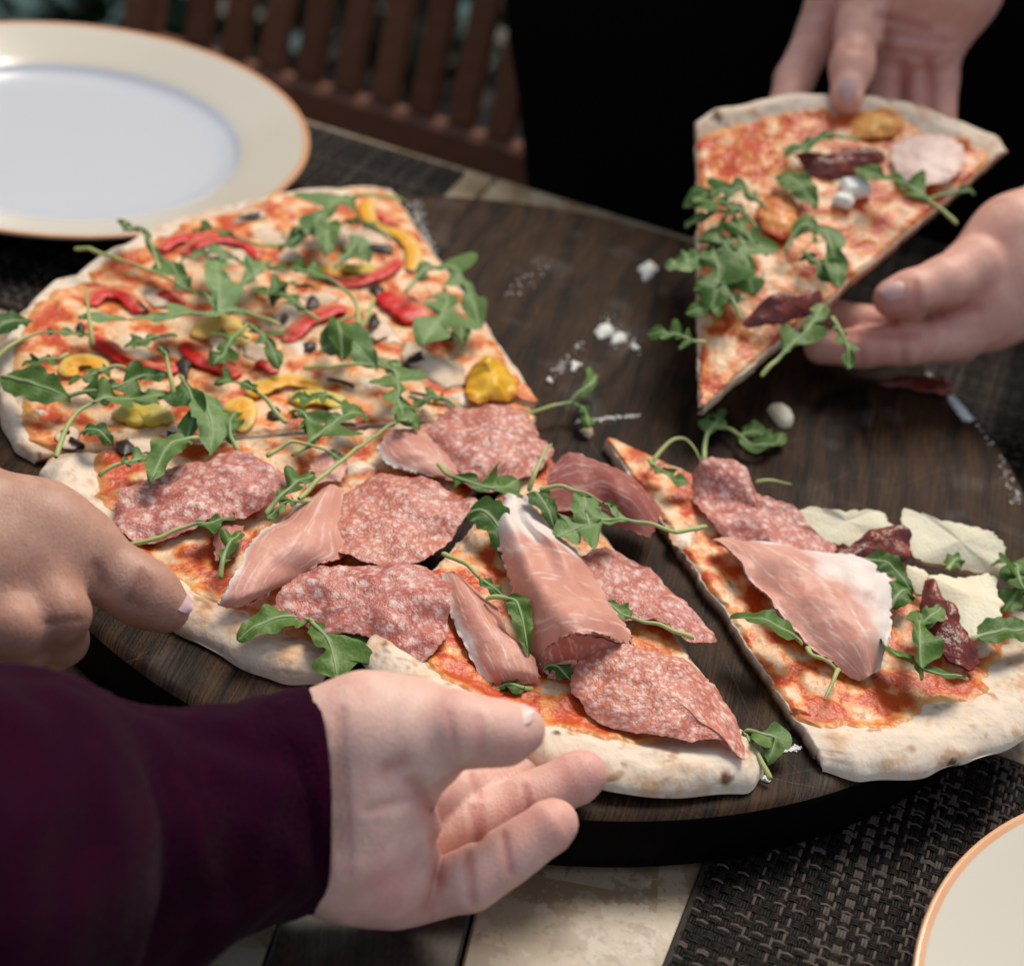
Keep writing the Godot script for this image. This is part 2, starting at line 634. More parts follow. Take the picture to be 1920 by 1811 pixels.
func weave_mesh(W: float, D: float) -> ArrayMesh:
	# a mat of double strands, over one and under the next, every strand its own arched ribbon
	var g := Geo.new()
	var pitch := 0.0040
	var nu := int(W / pitch)
	var nv := int(D / pitch)
	var r := RandomNumberGenerator.new()
	r.seed = 8
	for dirn in 2:
		var count := nu if dirn == 0 else nv
		var length := nv if dirn == 0 else nu
		for s in count:
			for tw in 3:
				var pos := PackedVector3Array()
				var col := PackedColorArray()
				var base := Color(0.0025, 0.0022, 0.002).lerp(Color(0.016, 0.012, 0.010), r.randf())
				if r.randf() < 0.20:
					base = Color(0.085, 0.066, 0.056)  # pale strands carry the streaky highlights in their colour
				var across := (s + 0.5 + (tw - 1.0) * 0.29) * pitch
				for k in length * 2 + 1:
					var along := k * 0.5 * pitch
					var up := 0.0
					if k % 2 == 1:
						up = 0.0007 * (1.0 if ((s + k / 2 + dirn) % 2 == 0) else -1.0)
					for e in 3:
						var x := across + (e - 1) * pitch * 0.135
						var y := 0.0012 + up + (0.00028 if e == 1 else 0.0)
						pos.append(Vector3(x - W / 2, y, along - D / 2) if dirn == 0 else Vector3(along - W / 2, y, x - D / 2))
						col.append(base * r.randf_range(0.8, 1.2))
				g.grid(pos, col, 3, length * 2 + 1, dirn == 0)
	return g.mesh(M.weave)

func build_mats() -> void:
	var u := axis_u()
	var v := axis_v()
	var W := 0.42
	var D := 0.29
	var weave := weave_mesh(W, D)
	var bs := Basis(u, Vector3.UP, -v)
	# (corner in the picture, which corner it is, label)
	var near_corner := on(1835, 1405, 0.002)
	var spots := []
	# near mat: the far left corner lies under the board; its left edge and its far edge are in view
	var le := on(1250, 1811, 0.002)
	var fe := on(1920, 1436, 0.002)
	var a := le + v * ((fe - le).dot(v))           # far left corner
	spots.append([a + u * W / 2 - v * D / 2, 0.0, "black woven placemat under the cream plate at the near right corner"])
	var b := on(868, 322, 0.002)                    # far right corner of the back left mat
	spots.append([b - u * W / 2 - v * (D / 2), 0.0, "black woven placemat under the cream rimmed plate at the back left"])
	var c := on(1905, 700, 0.002)
	spots.append([c + u * (W / 2 - 0.11) + v * (0.02 - 0.03), 0.0, "black woven placemat beyond the board, below the hands with the lifted slice"])
	for s in spots:
		var t := thing("placemat", s[2], "placemat", Vector3(s[0].x, TABLE + 0.0005, s[0].z), "black woven placemats on the table")
		t.basis = bs
		var w := MeshInstance3D.new()
		w.name = "weave"
		w.mesh = weave
		t.add_child(w)
		var g := Geo.new()
		for e in [[0, -D / 2, W, 0.003], [0, D / 2, W, 0.003]]:
			g.box(Transform3D(Basis.IDENTITY, Vector3(e[0], 0.0009, e[1])), Vector3(e[2], 0.0014, e[3]), 0.0005, Color(0.02, 0.016, 0.015))
		for e in [[-W / 2, 0, 0.003, D], [W / 2, 0, 0.003, D]]:
			g.box(Transform3D(Basis.IDENTITY, Vector3(e[0], 0.0010, e[1])), Vector3(e[2], 0.0014, e[3]), 0.0005, Color(0.02, 0.016, 0.015))
		var bd := MeshInstance3D.new()
		bd.name = "binding"
		bd.mesh = g.mesh(M.weave)
		t.add_child(bd)

func build_plates() -> void:
	var cream := Color(0.60, 0.55, 0.46)
	var white := Color(0.56, 0.58, 0.62)
	var orange := Color(0.64, 0.31, 0.15)
	for k in 2:
		var c := Vector3(-0.291, 0, -0.941) if k == 0 else Vector3(0.303, 0, -0.402)
		var R := 0.140
		var t := thing("plate", ["white plate with a broad cream rim behind the vegetable pizza", "cream plate with an orange edge at the near right corner"][k], "plate", Vector3(c.x, TABLE + 0.002, c.z), "plates with orange edges")
		var prof := [[0.0, 0.006], [0.04, 0.006], [0.075, 0.0062], [0.088, 0.0068], [0.096, 0.009], [0.101, 0.0125], [0.106, 0.0145], [0.118, 0.018], [0.130, 0.0215], [0.1360, 0.0231], [0.1366, 0.0233], [0.1388, 0.0240], [0.140, 0.0238], [0.1404, 0.0228], [0.139, 0.0212], [0.128, 0.0175], [0.112, 0.0118], [0.098, 0.0055], [0.086, 0.0015], [0.080, 0.0], [0.074, 0.0], [0.072, 0.002], [0.0, 0.002]]
		var pieces := [["well", 0, 5], ["rim", 5, 10], ["edge_band", 10, 13], ["underside", 13, 22]]
		for pc in pieces:
			var g := Geo.new()
			var pos := PackedVector3Array()
			var col := PackedColorArray()
			var rows := 0
			for j in range(pc[1], pc[2] + 1):
				var sub := 1 if j == pc[2] else 3
				for q in sub:
					var f := q / 3.0
					var p0: Array = prof[j]
					var p1: Array = prof[mini(j + 1, prof.size() - 1)]
					var rr := lerpf(p0[0], p1[0], f)
					var yy := lerpf(p0[1], p1[1], f)
					rows += 1
					for i in 128:
						var an := TAU * i / 128.0
						pos.append(Vector3(c.x + rr * cos(an), TABLE + 0.002 + yy, c.z + rr * sin(an)))
						var cc: Color = {"well": white if k == 0 else cream, "rim": cream, "edge_band": orange, "underside": cream}[pc[0]]
						if pc[0] == "edge_band":
							cc = cc.lerp(Color(0.72, 0.42, 0.25), 0.45 + 0.45 * nb(pos[pos.size() - 1], 60.0))
						col.append(cc)
			g.grid(pos, col, 128, rows, false, true)
			part(pc[0], g.mesh(M.ceramic), t)

func build_board() -> void:
	var c := Vector3(0.0045, 0, -0.697)
	var R := 0.2405
	var H := 0.030
	var arch := on(1575, 905, H)
	var gd := (on(1290, 1180, H) - on(1330, 1290, H))
	var tex := wood_texture(1280, 33, Vector2(arch.x - c.x, arch.z - c.z), Vector2(0.12, -0.99).normalized(), Color(0.0050, 0.0032, 0.0025), Color(0.075, 0.035, 0.016), 0.5, 260)
	var m := StandardMaterial3D.new()
	m.albedo_texture = tex
	m.roughness = 0.55
	m.metallic_specular = 0.2
	m.heightmap_enabled = true
	m.heightmap_texture = tex
	m.heightmap_scale = 0.05
	var rim_shade := StandardMaterial3D.new()      # darkened copy of the board wood, the side's shade put into its colour
	rim_shade.albedo_texture = tex
	rim_shade.albedo_color = Color(0.3, 0.28, 0.27)
	rim_shade.roughness = 0.7
	rim_shade.metallic_specular = 0.2
	var t := thing("pizza_board", "round dark wooden serving board under the cut pizza", "board", Vector3(c.x, TABLE, c.z))
	var lathe := func(prof: Array) -> Geo:
		var g := Geo.new()
		var pos := PackedVector3Array()
		var col := PackedColorArray()
		for j in prof.size():
			for i in 200:
				var an := TAU * i / 200.0
				var q := Vector3(cos(an), 0, sin(an))
				var w := 1.0 + 0.002 * na(q, 1.6)
				pos.append(Vector3(c.x, TABLE + prof[j][1], c.z) + q * prof[j][0] * w)
				col.append(Color.WHITE)
				var rr: float = prof[j][0] + (H - prof[j][1])
				g.uv.append(Vector2(0.5, 0.5) + Vector2(q.x, q.z) * rr / 0.5)
		g.grid(pos, col, 200, prof.size(), false, true)
		return g
	var gt: Geo = lathe.call([[0.0005, H], [0.06, H], [0.12, H], [0.18, H], [0.22, H], [R - 0.006, H], [R - 0.003, H - 0.0006], [R - 0.001, H - 0.0018]])
	part("top_face", gt.mesh(m), t)
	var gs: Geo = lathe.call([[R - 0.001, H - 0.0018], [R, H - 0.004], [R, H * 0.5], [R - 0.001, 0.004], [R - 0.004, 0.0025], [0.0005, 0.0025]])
	part("side", gs.mesh(rim_shade), t)

# ------------------------------------------------------------------ the pizza
var slices := []

func cheese_color(p: Vector3, ve_gap: float, veg: float) -> Color:
	var a := na(p, 62.0)
	var b := nb(p + Vector3(3, 0, 1), 105.0)
	var f := nc(p, 520.0)
	var t := a * 0.6 + b * 0.65 + 0.10 * f - 0.20 * veg + 0.05
	t += 0.30 * (1.0 - sm(0.0, 0.16, ve_gap)) - 0.05
	var cream := Color(0.78, 0.46, 0.235).lerp(Color(0.83, 0.60, 0.40), 0.5 + 0.5 * f)
	var orange := Color(0.74, 0.215, 0.026)
	var red := Color(0.52, 0.055, 0.008)
	var col := cream.lerp(orange, 0.92 * sm(-0.24, 0.18, t))
	col = col.lerp(red, 0.95 * sm(0.14, 0.44, t))
	var br := nc(p + Vector3(9, 0, 4), 130.0) + 0.3 * f
	col = col.lerp(Color(0.27, 0.09, 0.02), 0.75 * sm(0.62, 0.9, br))
	# the oil-yellow hem where the sauce thins out
	col = col.lerp(Color(0.70, 0.38, 0.12), 0.8 * (1.0 - sm(0.0, 0.035, ve_gap)))
	return col

func dough_color(p: Vector3, v: float) -> Color:
	var a := nb(p, 42.0)
	var f := nc(p, 300.0)
	var col := Color(0.76, 0.62, 0.49).lerp(Color(0.64, 0.41, 0.25), sm(-0.05, 0.60, a + 0.25 * f))
	col = col.lerp(Color(0.40, 0.19, 0.08), 0.75 * sm(0.34, 0.66, nb(p + Vector3(5, 2, 1), 75.0) + 0.15 * f))
	return col.lerp(Color(0.10, 0.045, 0.02), 0.9 * sm(0.74, 0.92, na(p + Vector3(1, 7, 3), 55.0) * 0.9 + 0.25 * nc(p, 160.0)))

# tip and the two crust corners in world space, up = the slice's normal
func pizza_slice(label: String, tip: Vector3, lc: Vector3, rc: Vector3, bulge: float, up: Vector3, opt := {}) -> Node3D:
	var t := thing("pizza_slice", label, "pizza slice", (tip + lc + rc) / 3.0, "slices of the pizza")
	var nu := int(opt.get("nu", 96))
	var nv := int(opt.get("nv", 110))
	var veg: float = opt.get("veg", 0.0)
	var lift: Callable = opt.get("lift", func(_u: float, _v: float) -> float: return 0.0)
	var seed_v := Vector3(opt.get("seed", 0.0), 0, 0)
	var crust: float = opt.get("crust", 0.055)     # share of the length taken by the bare rim
	var chord := rc - lc
	var mid := (lc + rc) / 2.0
	var outd := (mid - tip).normalized()
	var L := (mid - tip).length() + bulge
	var edge := func(u: float) -> Vector3:
		var q := lc + chord * u + outd * bulge * 4.0 * u * (1.0 - u)
		var corner := 1.0 - sm(0.0, 0.07, minf(u, 1.0 - u))
		return q + outd * (0.0022 * na(q + seed_v, 38.0) - 0.007 * corner * corner)
	var body := func(u: float, v: float) -> Vector3:
		var e: Vector3 = edge.call(u)
		var q := tip + (e - tip) * v
		var w := 0.0016 * nb(tip * 3.0 + seed_v + Vector3(v * 9.0, u * 3.0, 0), 1.0) + 0.0008 * nc(Vector3(v * 60.0, u * 2.0, 3) + seed_v, 1.0)
		return q + chord.normalized() * w * (1.0 if v < 0.97 else 0.3)
	var height := func(u: float, v: float, q: Vector3) -> float:
		var base := 0.0052
		var c0 := 1.0 - crust * 2.1
		var rim: float = float(opt.get("rim", 0.9)) * 0.0095 + 0.0016 * na(q + seed_v, 26.0) + 0.0006 * na(q, 90.0)
		if v < c0:
			return base
		var x := (v - c0) / (1.0 - c0)
		var up_h := base + (rim - base) * sm(0.0, 0.5, x)
		up_h *= lerpf(0.72, 1.0, sm(0.0, 0.05, minf(u, 1.0 - u)))
		if x > 0.55:
			up_h *= sqrt(maxf(0.0, 1.0 - pow((x - 0.55) / 0.45, 2.0)))
		return up_h
	var top := func(u: float, v: float, add: float) -> Vector3:
		var q: Vector3 = body.call(u, v)
		return q + up * (height.call(u, v, q) + lift.call(u, v) + add)
	# dough
	var g := Geo.new()
	var pos := PackedVector3Array()
	var col := PackedColorArray()
	var under := 10
	var W := nu + 1 + 2 + under
	for j in nv + 1:
		var fj := float(j) / nv
		var vc := 1.0 - crust * 2.3
		var v := lerpf(0.012, vc, fj / 0.5) if fj < 0.5 else lerpf(vc, 1.0, pow((fj - 0.5) * 2.0, 0.9))
		for i in nu + 1:
			var u := float(i) / nu
			var q: Vector3 = top.call(u, v, 0.0)
			pos.append(q)
			col.append(dough_color(q + seed_v, v))
		for k in under + 2:
			var u := 1.0 - float(k) / (under + 1)
			var q: Vector3 = body.call(u, v)
			pos.append(q + up * (lift.call(u, v) + (0.0008 if v > 0.97 else 0.0)))
			var dc := dough_color(q + seed_v, v)
			if k == 0 or k == under + 1:
				dc = Color(0.72, 0.50, 0.32).lerp(Color(0.66, 0.36, 0.17), 0.5 + 0.5 * nc(q, 200.0))
			col.append(dc)
	g.grid(pos, col, W, nv + 1, true, true)
	part("crust", g.mesh(M.dough), t)
	# sauce and melted cheese
	g = Geo.new()
	pos = PackedVector3Array()
	col = PackedColorArray()
	var mu := nu + nu / 2
	var mv := nv + nv / 3
	for j in mv + 1:
		for i in mu + 1:
			var u := float(i) / mu
			var w0: Vector3 = body.call(u, 0.9)
			var ve: float = 1.0 - crust * 1.55 + 0.030 * na(w0 + seed_v, 26.0) + 0.016 * nb(w0, 80.0)
			var v := lerpf(0.014, ve, pow(float(j) / mv, 0.85))
			var q: Vector3 = body.call(u, v)
			var s := q + seed_v
			var gap := (ve - v)
			var e := sm(0.0, 0.02, gap) * sm(0.0, 0.012, minf(u, 1.0 - u) * maxf(v, 0.15)) 
			var rel := 0.0014 + 0.0007 * na(s, 70.0) + 0.0004 * nb(s, 210.0)
			pos.append(top.call(u, v, lerpf(-0.0006, maxf(rel, 0.0002), e)))
			col.append(cheese_color(s, gap, veg))
	g.grid(pos, col, mu + 1, mv + 1, true)
	part("cheese_and_sauce", g.mesh(M.cheese), t)
	t.set_meta("reach", L)
	slices.append(t)
	return t

# ---- toppings baked into the cheese
func strip(parent: Node3D, called: String, px: Array, wide: float, high: float, skin: Color, flesh_c: Color, h := 0.0425, held := false, arch := 0.003) -> void:
	var path := PackedVector3Array()
	for k in range(0, px.size(), 2):
		path.append(lay(px[k], px[k + 1], h, held))
	var upv := held_plane.normal if held else Vector3.UP
	var g := Geo.new()
	var pos := PackedVector3Array()
	var col := PackedColorArray()
	var n := 28
	var ringn := 12
	for j in n + 1:
		var s := float(j) / n
		var p := spline(path, s)
		var d := (spline(path, minf(s + 0.02, 1)) - spline(path, maxf(s - 0.02, 0))).normalized()
		var side := d.cross(upv).normalized()
		var w := wide * (0.95 + 0.09 * na(p + Vector3(4, 0, 0), 70.0)) * (sqrt(maxf(0.02, 1.0 - pow(absf(2.0 * s - 1.0), 7.0))))
		p += upv * (arch * sin(PI * s) + 0.0006 * na(p, 120.0))
		for i in ringn:
			var a := TAU * i / ringn
			var sx := cos(a)
			var sy := sin(a)
			var q := p + side * sx * w * (1.0 + 0.12 * nc(p, 140.0)) + upv * sy * high * (1.0 if j > 0 and j < n else 0.2)
			pos.append(q)
			var cc := skin if sx > -0.25 else flesh_c
			col.append(cc.lerp(cc * 0.7, 0.35 * absf(nc(q, 260.0))))
	g.grid(pos, col, ringn, n + 1, true, true)
	part(called, g.mesh(M.pepper), parent)

# ---- a thin irregular sheet lying over what is under it
func sheet(px: Array, h: float, held: bool, th: float, dome: float, ripple: float, tint: Callable, m: Material, edge_lift := 0.0, rings := 26, segs := 110, ragged := 0.0006, dome_pow := 2.0) -> ArrayMesh:
	var outl := PackedVector3Array()
	var hs := []
	for p in px:
		outl.append(lay(p[0], p[1], h + (p[2] if p.size() > 2 else 0.0), held))
		hs.append(p[2] if p.size() > 2 else 0.0)
	var upv := held_plane.normal if held else Vector3.UP
	var cen := Vector3.ZERO
	for p in outl:
		cen += p / outl.size()
	var g := Geo.new()
	for face in 2:
		var pos := PackedVector3Array()
		var col := PackedColorArray()
		for j in rings + 1:
			var r := float(j) / rings
			for i in segs:
				var e := loop_spline(outl, float(i) / segs)
				e += (e - cen).normalized() * ragged * (nc(e, 420.0) + na(e, 150.0))
				var q := cen.lerp(e, maxf(r, 0.003))
				q += upv * (dome * (1.0 - pow(r, dome_pow)) + ripple * (na(q, 58.0) + 0.45 * na(q + Vector3(2, 2, 2), 130.0)) * (0.4 + 0.6 * r) + edge_lift * r * r * na(e, 35.0))
				var tc: Color = tint.call(q, r)
				if face == 1:
					q -= upv * th * (1.0 if r < 0.985 else 0.3)
				pos.append(q)
				col.append(tc)
		g.grid(pos, col, segs, rings + 1, face == 0, true)
	return g.mesh(m)

# ---- a free-form sheet from rows of control points [x, y, height]
func drape(rows: Array, th: float, ripple: float, tint: Callable, m: Material, nu := 48, nv := 60, ragged := 0.0008) -> ArrayMesh:
	var ctl := []
	for r in rows:
		var line := PackedVector3Array()
		for p in r:
			line.append(on(p[0], p[1], p[2]))
		ctl.append(line)
	var g := Geo.new()
	var pos := PackedVector3Array()
	var col := PackedColorArray()
	for j in nv + 1:
		var t := float(j) / nv
		for i in nu + 1:
			var s := float(i) / nu
			var tt := t
			if ragged > 0.0:
				tt = clampf(t, 0, 1)
			var lane := PackedVector3Array()
			for r in ctl:
				lane.append(spline(r, s))
			var q := spline(lane, tt)
			q += Vector3(0, ripple * (1.4 * na(q, 40.0) + 0.5 * na(q + Vector3(3, 1, 2), 95.0) + 0.15 * nb(q, 190.0)), 0)
			var ed := maxf(absf(2 * s - 1), absf(2 * t - 1))
			q.y += ripple * 3.2 * ed * ed * na(q + Vector3(7, 0, 3), 34.0)
			if ed > 0.95:
				q += Vector3(nc(q, 260.0), 0.4 * nc(q, 180.0), na(q, 300.0)) * ragged
			pos.append(q)
			col.append(tint.call(q, s, t))
	g.grid(pos, col, nu + 1, nv + 1)
	# the other face, th below along the surface normal
	var nrm := PackedVector3Array()
	for j in nv + 1:
		for i in nu + 1:
			var a := pos[j * (nu + 1) + mini(i + 1, nu)] - pos[j * (nu + 1) + maxi(i - 1, 0)]
			var b := pos[mini(j + 1, nv) * (nu + 1) + i] - pos[maxi(j - 1, 0) * (nu + 1) + i]
			var nn := a.cross(b)
			nrm.append(nn.normalized() if nn.length_squared() > 1e-20 else Vector3.UP)
	var p2 := PackedVector3Array()
	for k in pos.size():
		p2.append(pos[k] - nrm[k] * th * signf(nrm[(nv / 2) * (nu + 1) + nu / 2].y))
	g.grid(p2, col, nu + 1, nv + 1, true)
	return g.mesh(m)

func build_pizza() -> void:
	var bh := 0.0305
	var O := on(1010, 783, bh)
	var up := Vector3.UP
	# vegetable slices
	var v1 := pizza_slice("back pizza slice with red and yellow peppers, beside the white plate", on(1012, 779, bh), on(118, 535, bh), on(712, 357, bh), 0.022, up, {"veg": 0.0, "seed": 1.0, "nu": 130, "crust": 0.02, "rim": 0.62})
	var v2 := pizza_slice("pizza slice with peppers and mushrooms, above the darker pinching hand", on(1003, 789, bh), on(42, 868, bh), on(112, 524, bh), 0.020, up, {"veg": 0.0, "seed": 2.0, "nu": 120, "crust": 0.022, "rim": 0.62})
	var s3 := pizza_slice("pizza slice with salami pinched by the darker hand at left", on(1004, 797, bh), on(578, 1297, bh), on(62, 880, bh), 0.022, up, {"veg": -0.3, "seed": 3.0, "nu": 120, "crust": 0.05})
	# the slice lifted by the front hand rises a little towards its left crust corner
	var lift4 := func(u: float, v: float) -> float: return 0.010 * v * v * (u) 
	var s4 := pizza_slice("pizza slice with rolled ham, pulled out by the hand in the purple sleeve", on(1010, 850, bh + 0.002), on(1438, 1482, bh), on(668, 1296, bh), 0.026, up, {"veg": -0.5, "seed": 4.0, "nu": 120, "crust": 0.060, "lift": lift4})
	var s5 := pizza_slice("pizza slice with ham and parmesan shavings at the right edge of the board", on(1128, 836, bh), on(2005, 1215, bh), on(1566, 1466, bh), 0.024, up, {"veg": -0.65, "seed": 5.0, "nu": 130, "crust": 0.062})
	# the slice in the two hands
	var hl := far(1311, 222, 0.975)
	var hr := far(1897, 268, 0.965)
	var ht := far(1311, 774, 0.835)
	held_plane = Plane(ht, hl, hr)
	if held_plane.normal.y < 0:
		held_plane = Plane(-held_plane.normal, -held_plane.d)
	var hn := held_plane.normal
	held_plane = Plane(hn, hn.dot(ht) + 0.0065)
	var lifth := func(u: float, v: float) -> float: return 0.006 * sin(PI * u) * v - 0.004 * (1.0 - v) + 0.003 * sin(u * 5.0) * v
	var s6 := pizza_slice("pizza slice held up in two hands over the board", ht, hl, hr, 0.016, hn, {"veg": -0.7, "seed": 6.0, "nu": 120, "crust": 0.045, "lift": lifth})

	var red := Color(0.62, 0.012, 0.006)
	var redf := Color(0.66, 0.20, 0.10)
	var yel := Color(0.80, 0.36, 0.015)
	var yelf := Color(0.78, 0.50, 0.12)
	var oli := Color(0.62, 0.44, 0.04)
	for a in [
		[v1, "red_pepper_strip", [345, 478, 372, 458, 420, 450, 462, 458, 482, 486], 0.0036, red, redf],
		[v1, "red_pepper_strip", [300, 470, 325, 452, 370, 444, 410, 442], 0.0034, red, redf],
		[v1, "red_pepper_strip", [166, 572, 190, 552, 225, 552, 250, 572, 262, 586], 0.0038, red, redf],
		[v1, "red_pepper_strip", [298, 548, 318, 556, 342, 570], 0.0034, red, redf],
		[v1, "red_pepper_strip", [592, 508, 640, 530, 690, 524, 725, 508, 748, 486], 0.0038, red, redf],
		[v1, "red_pepper_strip", [718, 550, 742, 566, 772, 588, 790, 604], 0.0080, red, redf],
		[v1, "red_pepper_strip", [538, 642, 560, 616, 590, 596, 625, 582, 650, 580], 0.0040, red, redf],
		[v1, "red_pepper_strip", [700, 405, 722, 412, 738, 424], 0.0028, red, redf],
		[v2, "red_pepper_strip", [176, 628, 202, 654, 240, 680, 285, 692, 335, 690], 0.0042, red, redf],
		[v2, "red_pepper_strip", [348, 642, 372, 672, 410, 690, 452, 704], 0.0046, red, redf],
		[v2, "red_pepper_strip", [480, 680, 500, 688, 515, 700], 0.0030, red, redf],
		[v1, "yellow_pepper_strip", [692, 372, 688, 398, 702, 424, 740, 436, 766, 456, 776, 482, 768, 508], 0.0036, yel, yelf],
		[v2, "yellow_pepper_strip", [132, 708, 128, 690, 148, 678, 180, 682, 192, 696], 0.0040, yel, yelf],
		[v2, "yellow_pepper_strip", [368, 634, 392, 612, 425, 608, 446, 624, 448, 648], 0.0052, Color(0.72, 0.45, 0.10), yelf],
		[v2, "yellow_pepper_strip", [466, 742, 498, 724, 540, 716, 580, 722, 598, 734], 0.0042, yel, yelf],
		[v2, "yellow_pepper_strip", [428, 786, 440, 762, 458, 756, 462, 780, 448, 808], 0.0040, yel, yelf],
		[v2, "yellow_pepper_strip", [190, 722, 210, 730, 236, 734], 0.0040, Color(0.70, 0.25, 0.03), yelf],
		[v2, "olive_green_pepper_strip", [552, 758, 575, 746, 610, 748, 645, 762], 0.0050, oli, Color(0.62, 0.52, 0.15)],
		[v2, "olive_green_pepper_strip", [232, 792, 255, 776, 285, 778, 303, 796], 0.0068, oli, Color(0.62, 0.52, 0.15)],
		[v1, "olive_green_pepper_strip", [640, 498, 665, 506, 700, 500], 0.0036, oli, Color(0.62, 0.52, 0.15)],
		[v1, "yellow_pepper_strip", [598, 500, 618, 512, 640, 514], 0.0034, yel, yelf],
		[v2, "red_pepper_strip", [448, 868, 470, 878, 500, 878], 0.0030, red, redf],
		[v2, "cut_line_shade", [766, 736, 800, 746, 840, 756, 874, 766], 0.0013, Color(0.03, 0.015, 0.015), Color(0.05, 0.03, 0.03)],  # dark slivers drawn in for the shaded gap along the cut
		[v2, "cut_line_shade", [612, 711, 640, 718, 664, 728], 0.0012, Color(0.03, 0.015, 0.015), Color(0.05, 0.03, 0.03)],
	]:
		strip(a[0], a[1], a[2], a[3] * 1.28, a[3] * 0.24, a[4], a[5], 0.0384, false, 0.0008)
	# a folded chunk of yellow pepper at the cut edge
	var chunk := func(q: Vector3, r: float) -> Color:
		return Color(0.76, 0.36, 0.015).lerp(Color(0.78, 0.47, 0.05), 0.5 + 0.5 * na(q, 60.0)).lerp(Color(0.70, 0.26, 0.02), sm(0.8, 1.0, r))
	part("yellow_pepper_chunk", sheet([[878, 700], [890, 682, 0.004], [915, 672, 0.006], [945, 684, 0.004], [966, 706, 0.002], [970, 738], [942, 752], [915, 756], [885, 758], [872, 730]], 0.0400, false, 0.002, 0.006, 0.0042, chunk, M.pepper, 0.0, 22, 80), v1)

	# mushroom slices and black olive rings
	var mush := func(q: Vector3, r: float) -> Color:
		return Color(0.66, 0.46, 0.31).lerp(Color(0.76, 0.62, 0.48), 0.5 + 0.5 * nc(q, 200.0)).lerp(Color(0.10, 0.05, 0.035), 0.85 * sm(0.86, 1.0, r + 0.10 * na(q, 120.0)))
	var dark := func(q: Vector3, _r: float) -> Color:
		return Color(0.018, 0.012, 0.012).lerp(Color(0.05, 0.03, 0.025), 0.5 + 0.5 * nc(q, 200.0))
	for a in [[v1, 545, 588, 34, 30, 0.2], [v1, 640, 634, 30, 16, 0.6], [v1, 716, 622, 26, 18, 0.0], [v1, 508, 445, 36, 16, 0.3], [v1, 545, 478, 26, 12, 0.0], [v1, 622, 446, 46, 20, -0.2], [v1, 690, 446, 46, 22, 0.15], [v1, 430, 482, 40, 16, 0.0], [v1, 780, 668, 34, 22, 0.3], [v1, 470, 404, 34, 9, -0.2],
			[v2, 268, 836, 40, 16, 0.2], [v2, 130, 824, 24, 20, 0.4], [v2, 325, 812, 22, 18, 0.1], [v2, 480, 660, 30, 16, 0.5], [v2, 240, 655, 38, 22, 0.3], [v2, 416, 652, 26, 20, 0.3], [v2, 640, 780, 34, 16, 0.2], [v1, 300, 560, 30, 16, 0.4], [v1, 840, 700, 40, 24, 0.1], [v2, 760, 805, 30, 15, 0.2], [v1, 600, 560, 34, 12, 0.1]]:
		var o := []
		for k in 9:
			var an := TAU * k / 9.0
			var e := Vector2(cos(an) * a[3] * (1.0 + 0.25 * sin(k * 2.3 + a[1])), sin(an) * a[4] * (1.0 + 0.2 * cos(k * 1.7 + a[2]))).rotated(a[5])
			o.append([a[1] + e.x, a[2] + e.y])
		part("mushroom_slice", sheet(o, 0.0374, false, 0.0025, 0.0013, 0.0005, mush, M.mushroom, 0.001, 10, 44), a[0])
	for a in [[v1, 710, 464, 27, 8, 0.1], [v1, 708, 544, 12, 9, 0.2], [v1, 700, 606, 10, 16, 0.2], [v1, 692, 648, 9, 18, 0.3], [v1, 580, 648, 12, 8, 0], [v1, 534, 594, 6, 8, 0], [v1, 585, 566, 12, 12, 0], [v1, 778, 672, 18, 10, -0.4], [v2, 345, 684, 14, 18, 0.4], [v2, 235, 838, 22, 12, 0.3], [v2, 323, 816, 14, 7, 0.4], [v2, 122, 812, 8, 7, 0], [v2, 140, 828, 14, 6, 0.3], [v2, 515, 774, 13, 9, 0.3], [v1, 470, 404, 20, 4, -0.1], [v1, 262, 572, 22, 5, 0.7], [v2, 150, 612, 8, 7, 0], [v1, 840, 628, 12, 7, 0], [v2, 275, 760, 30, 7, 0.0]]:
		var o := []
		for k in 8:
			var an := TAU * k / 8.0
			var e := Vector2(cos(an) * a[3] * (1.0 + 0.3 * sin(k * 2.3 + a[1])), sin(an) * a[4] * (1.0 + 0.25 * cos(k * 1.7 + a[2]))).rotated(a[5])
			o.append([a[1] + e.x, a[2] + e.y])
		part("dark_mushroom_edge", sheet(o, 0.0388, false, 0.003, 0.0012, 0.0006, dark, M.pepper, 0.0, 6, 32), a[0])
	# blobs of melted white cheese
	var white := func(q: Vector3, r: float) -> Color:
		return Color(0.80, 0.65, 0.50).lerp(Color(0.72, 0.36, 0.17), 0.9 * sm(0.30, 0.95, r + 0.35 * na(q, 120.0)))
	for a in [[v1, 628, 447, 40, 18], [v1, 400, 468, 36, 14], [v1, 735, 640, 20, 12], [v1, 810, 690, 44, 22], [v1, 870, 750, 36, 14], [v2, 255, 640, 44, 20], [v2, 70, 777, 16, 10], [v2, 560, 650, 46, 18], [v2, 690, 720, 40, 16], [v1, 640, 366, 40, 8], [v2, 640, 830, 30, 14], [s3, 668, 880, 34, 16], [s5, 1285, 1010, 26, 26], [s5, 1840, 1215, 40, 18], [s4, 985, 1300, 40, 24], [s4, 1000, 1040, 60, 26]]:
		var o := []
		for k in 9:
			var an := TAU * k / 9.0
			o.append([a[1] + cos(an) * a[3] * (1.0 + 0.3 * sin(k * 2.3 + a[1])), a[2] + sin(an) * a[4] * (1.0 + 0.3 * cos(k * 1.7 + a[2]))])
		part("cheese_blob", sheet(o, 0.0364, false, 0.003, 0.0021, 0.0006, white, M.cheese, 0.0, 10, 40), a[0])

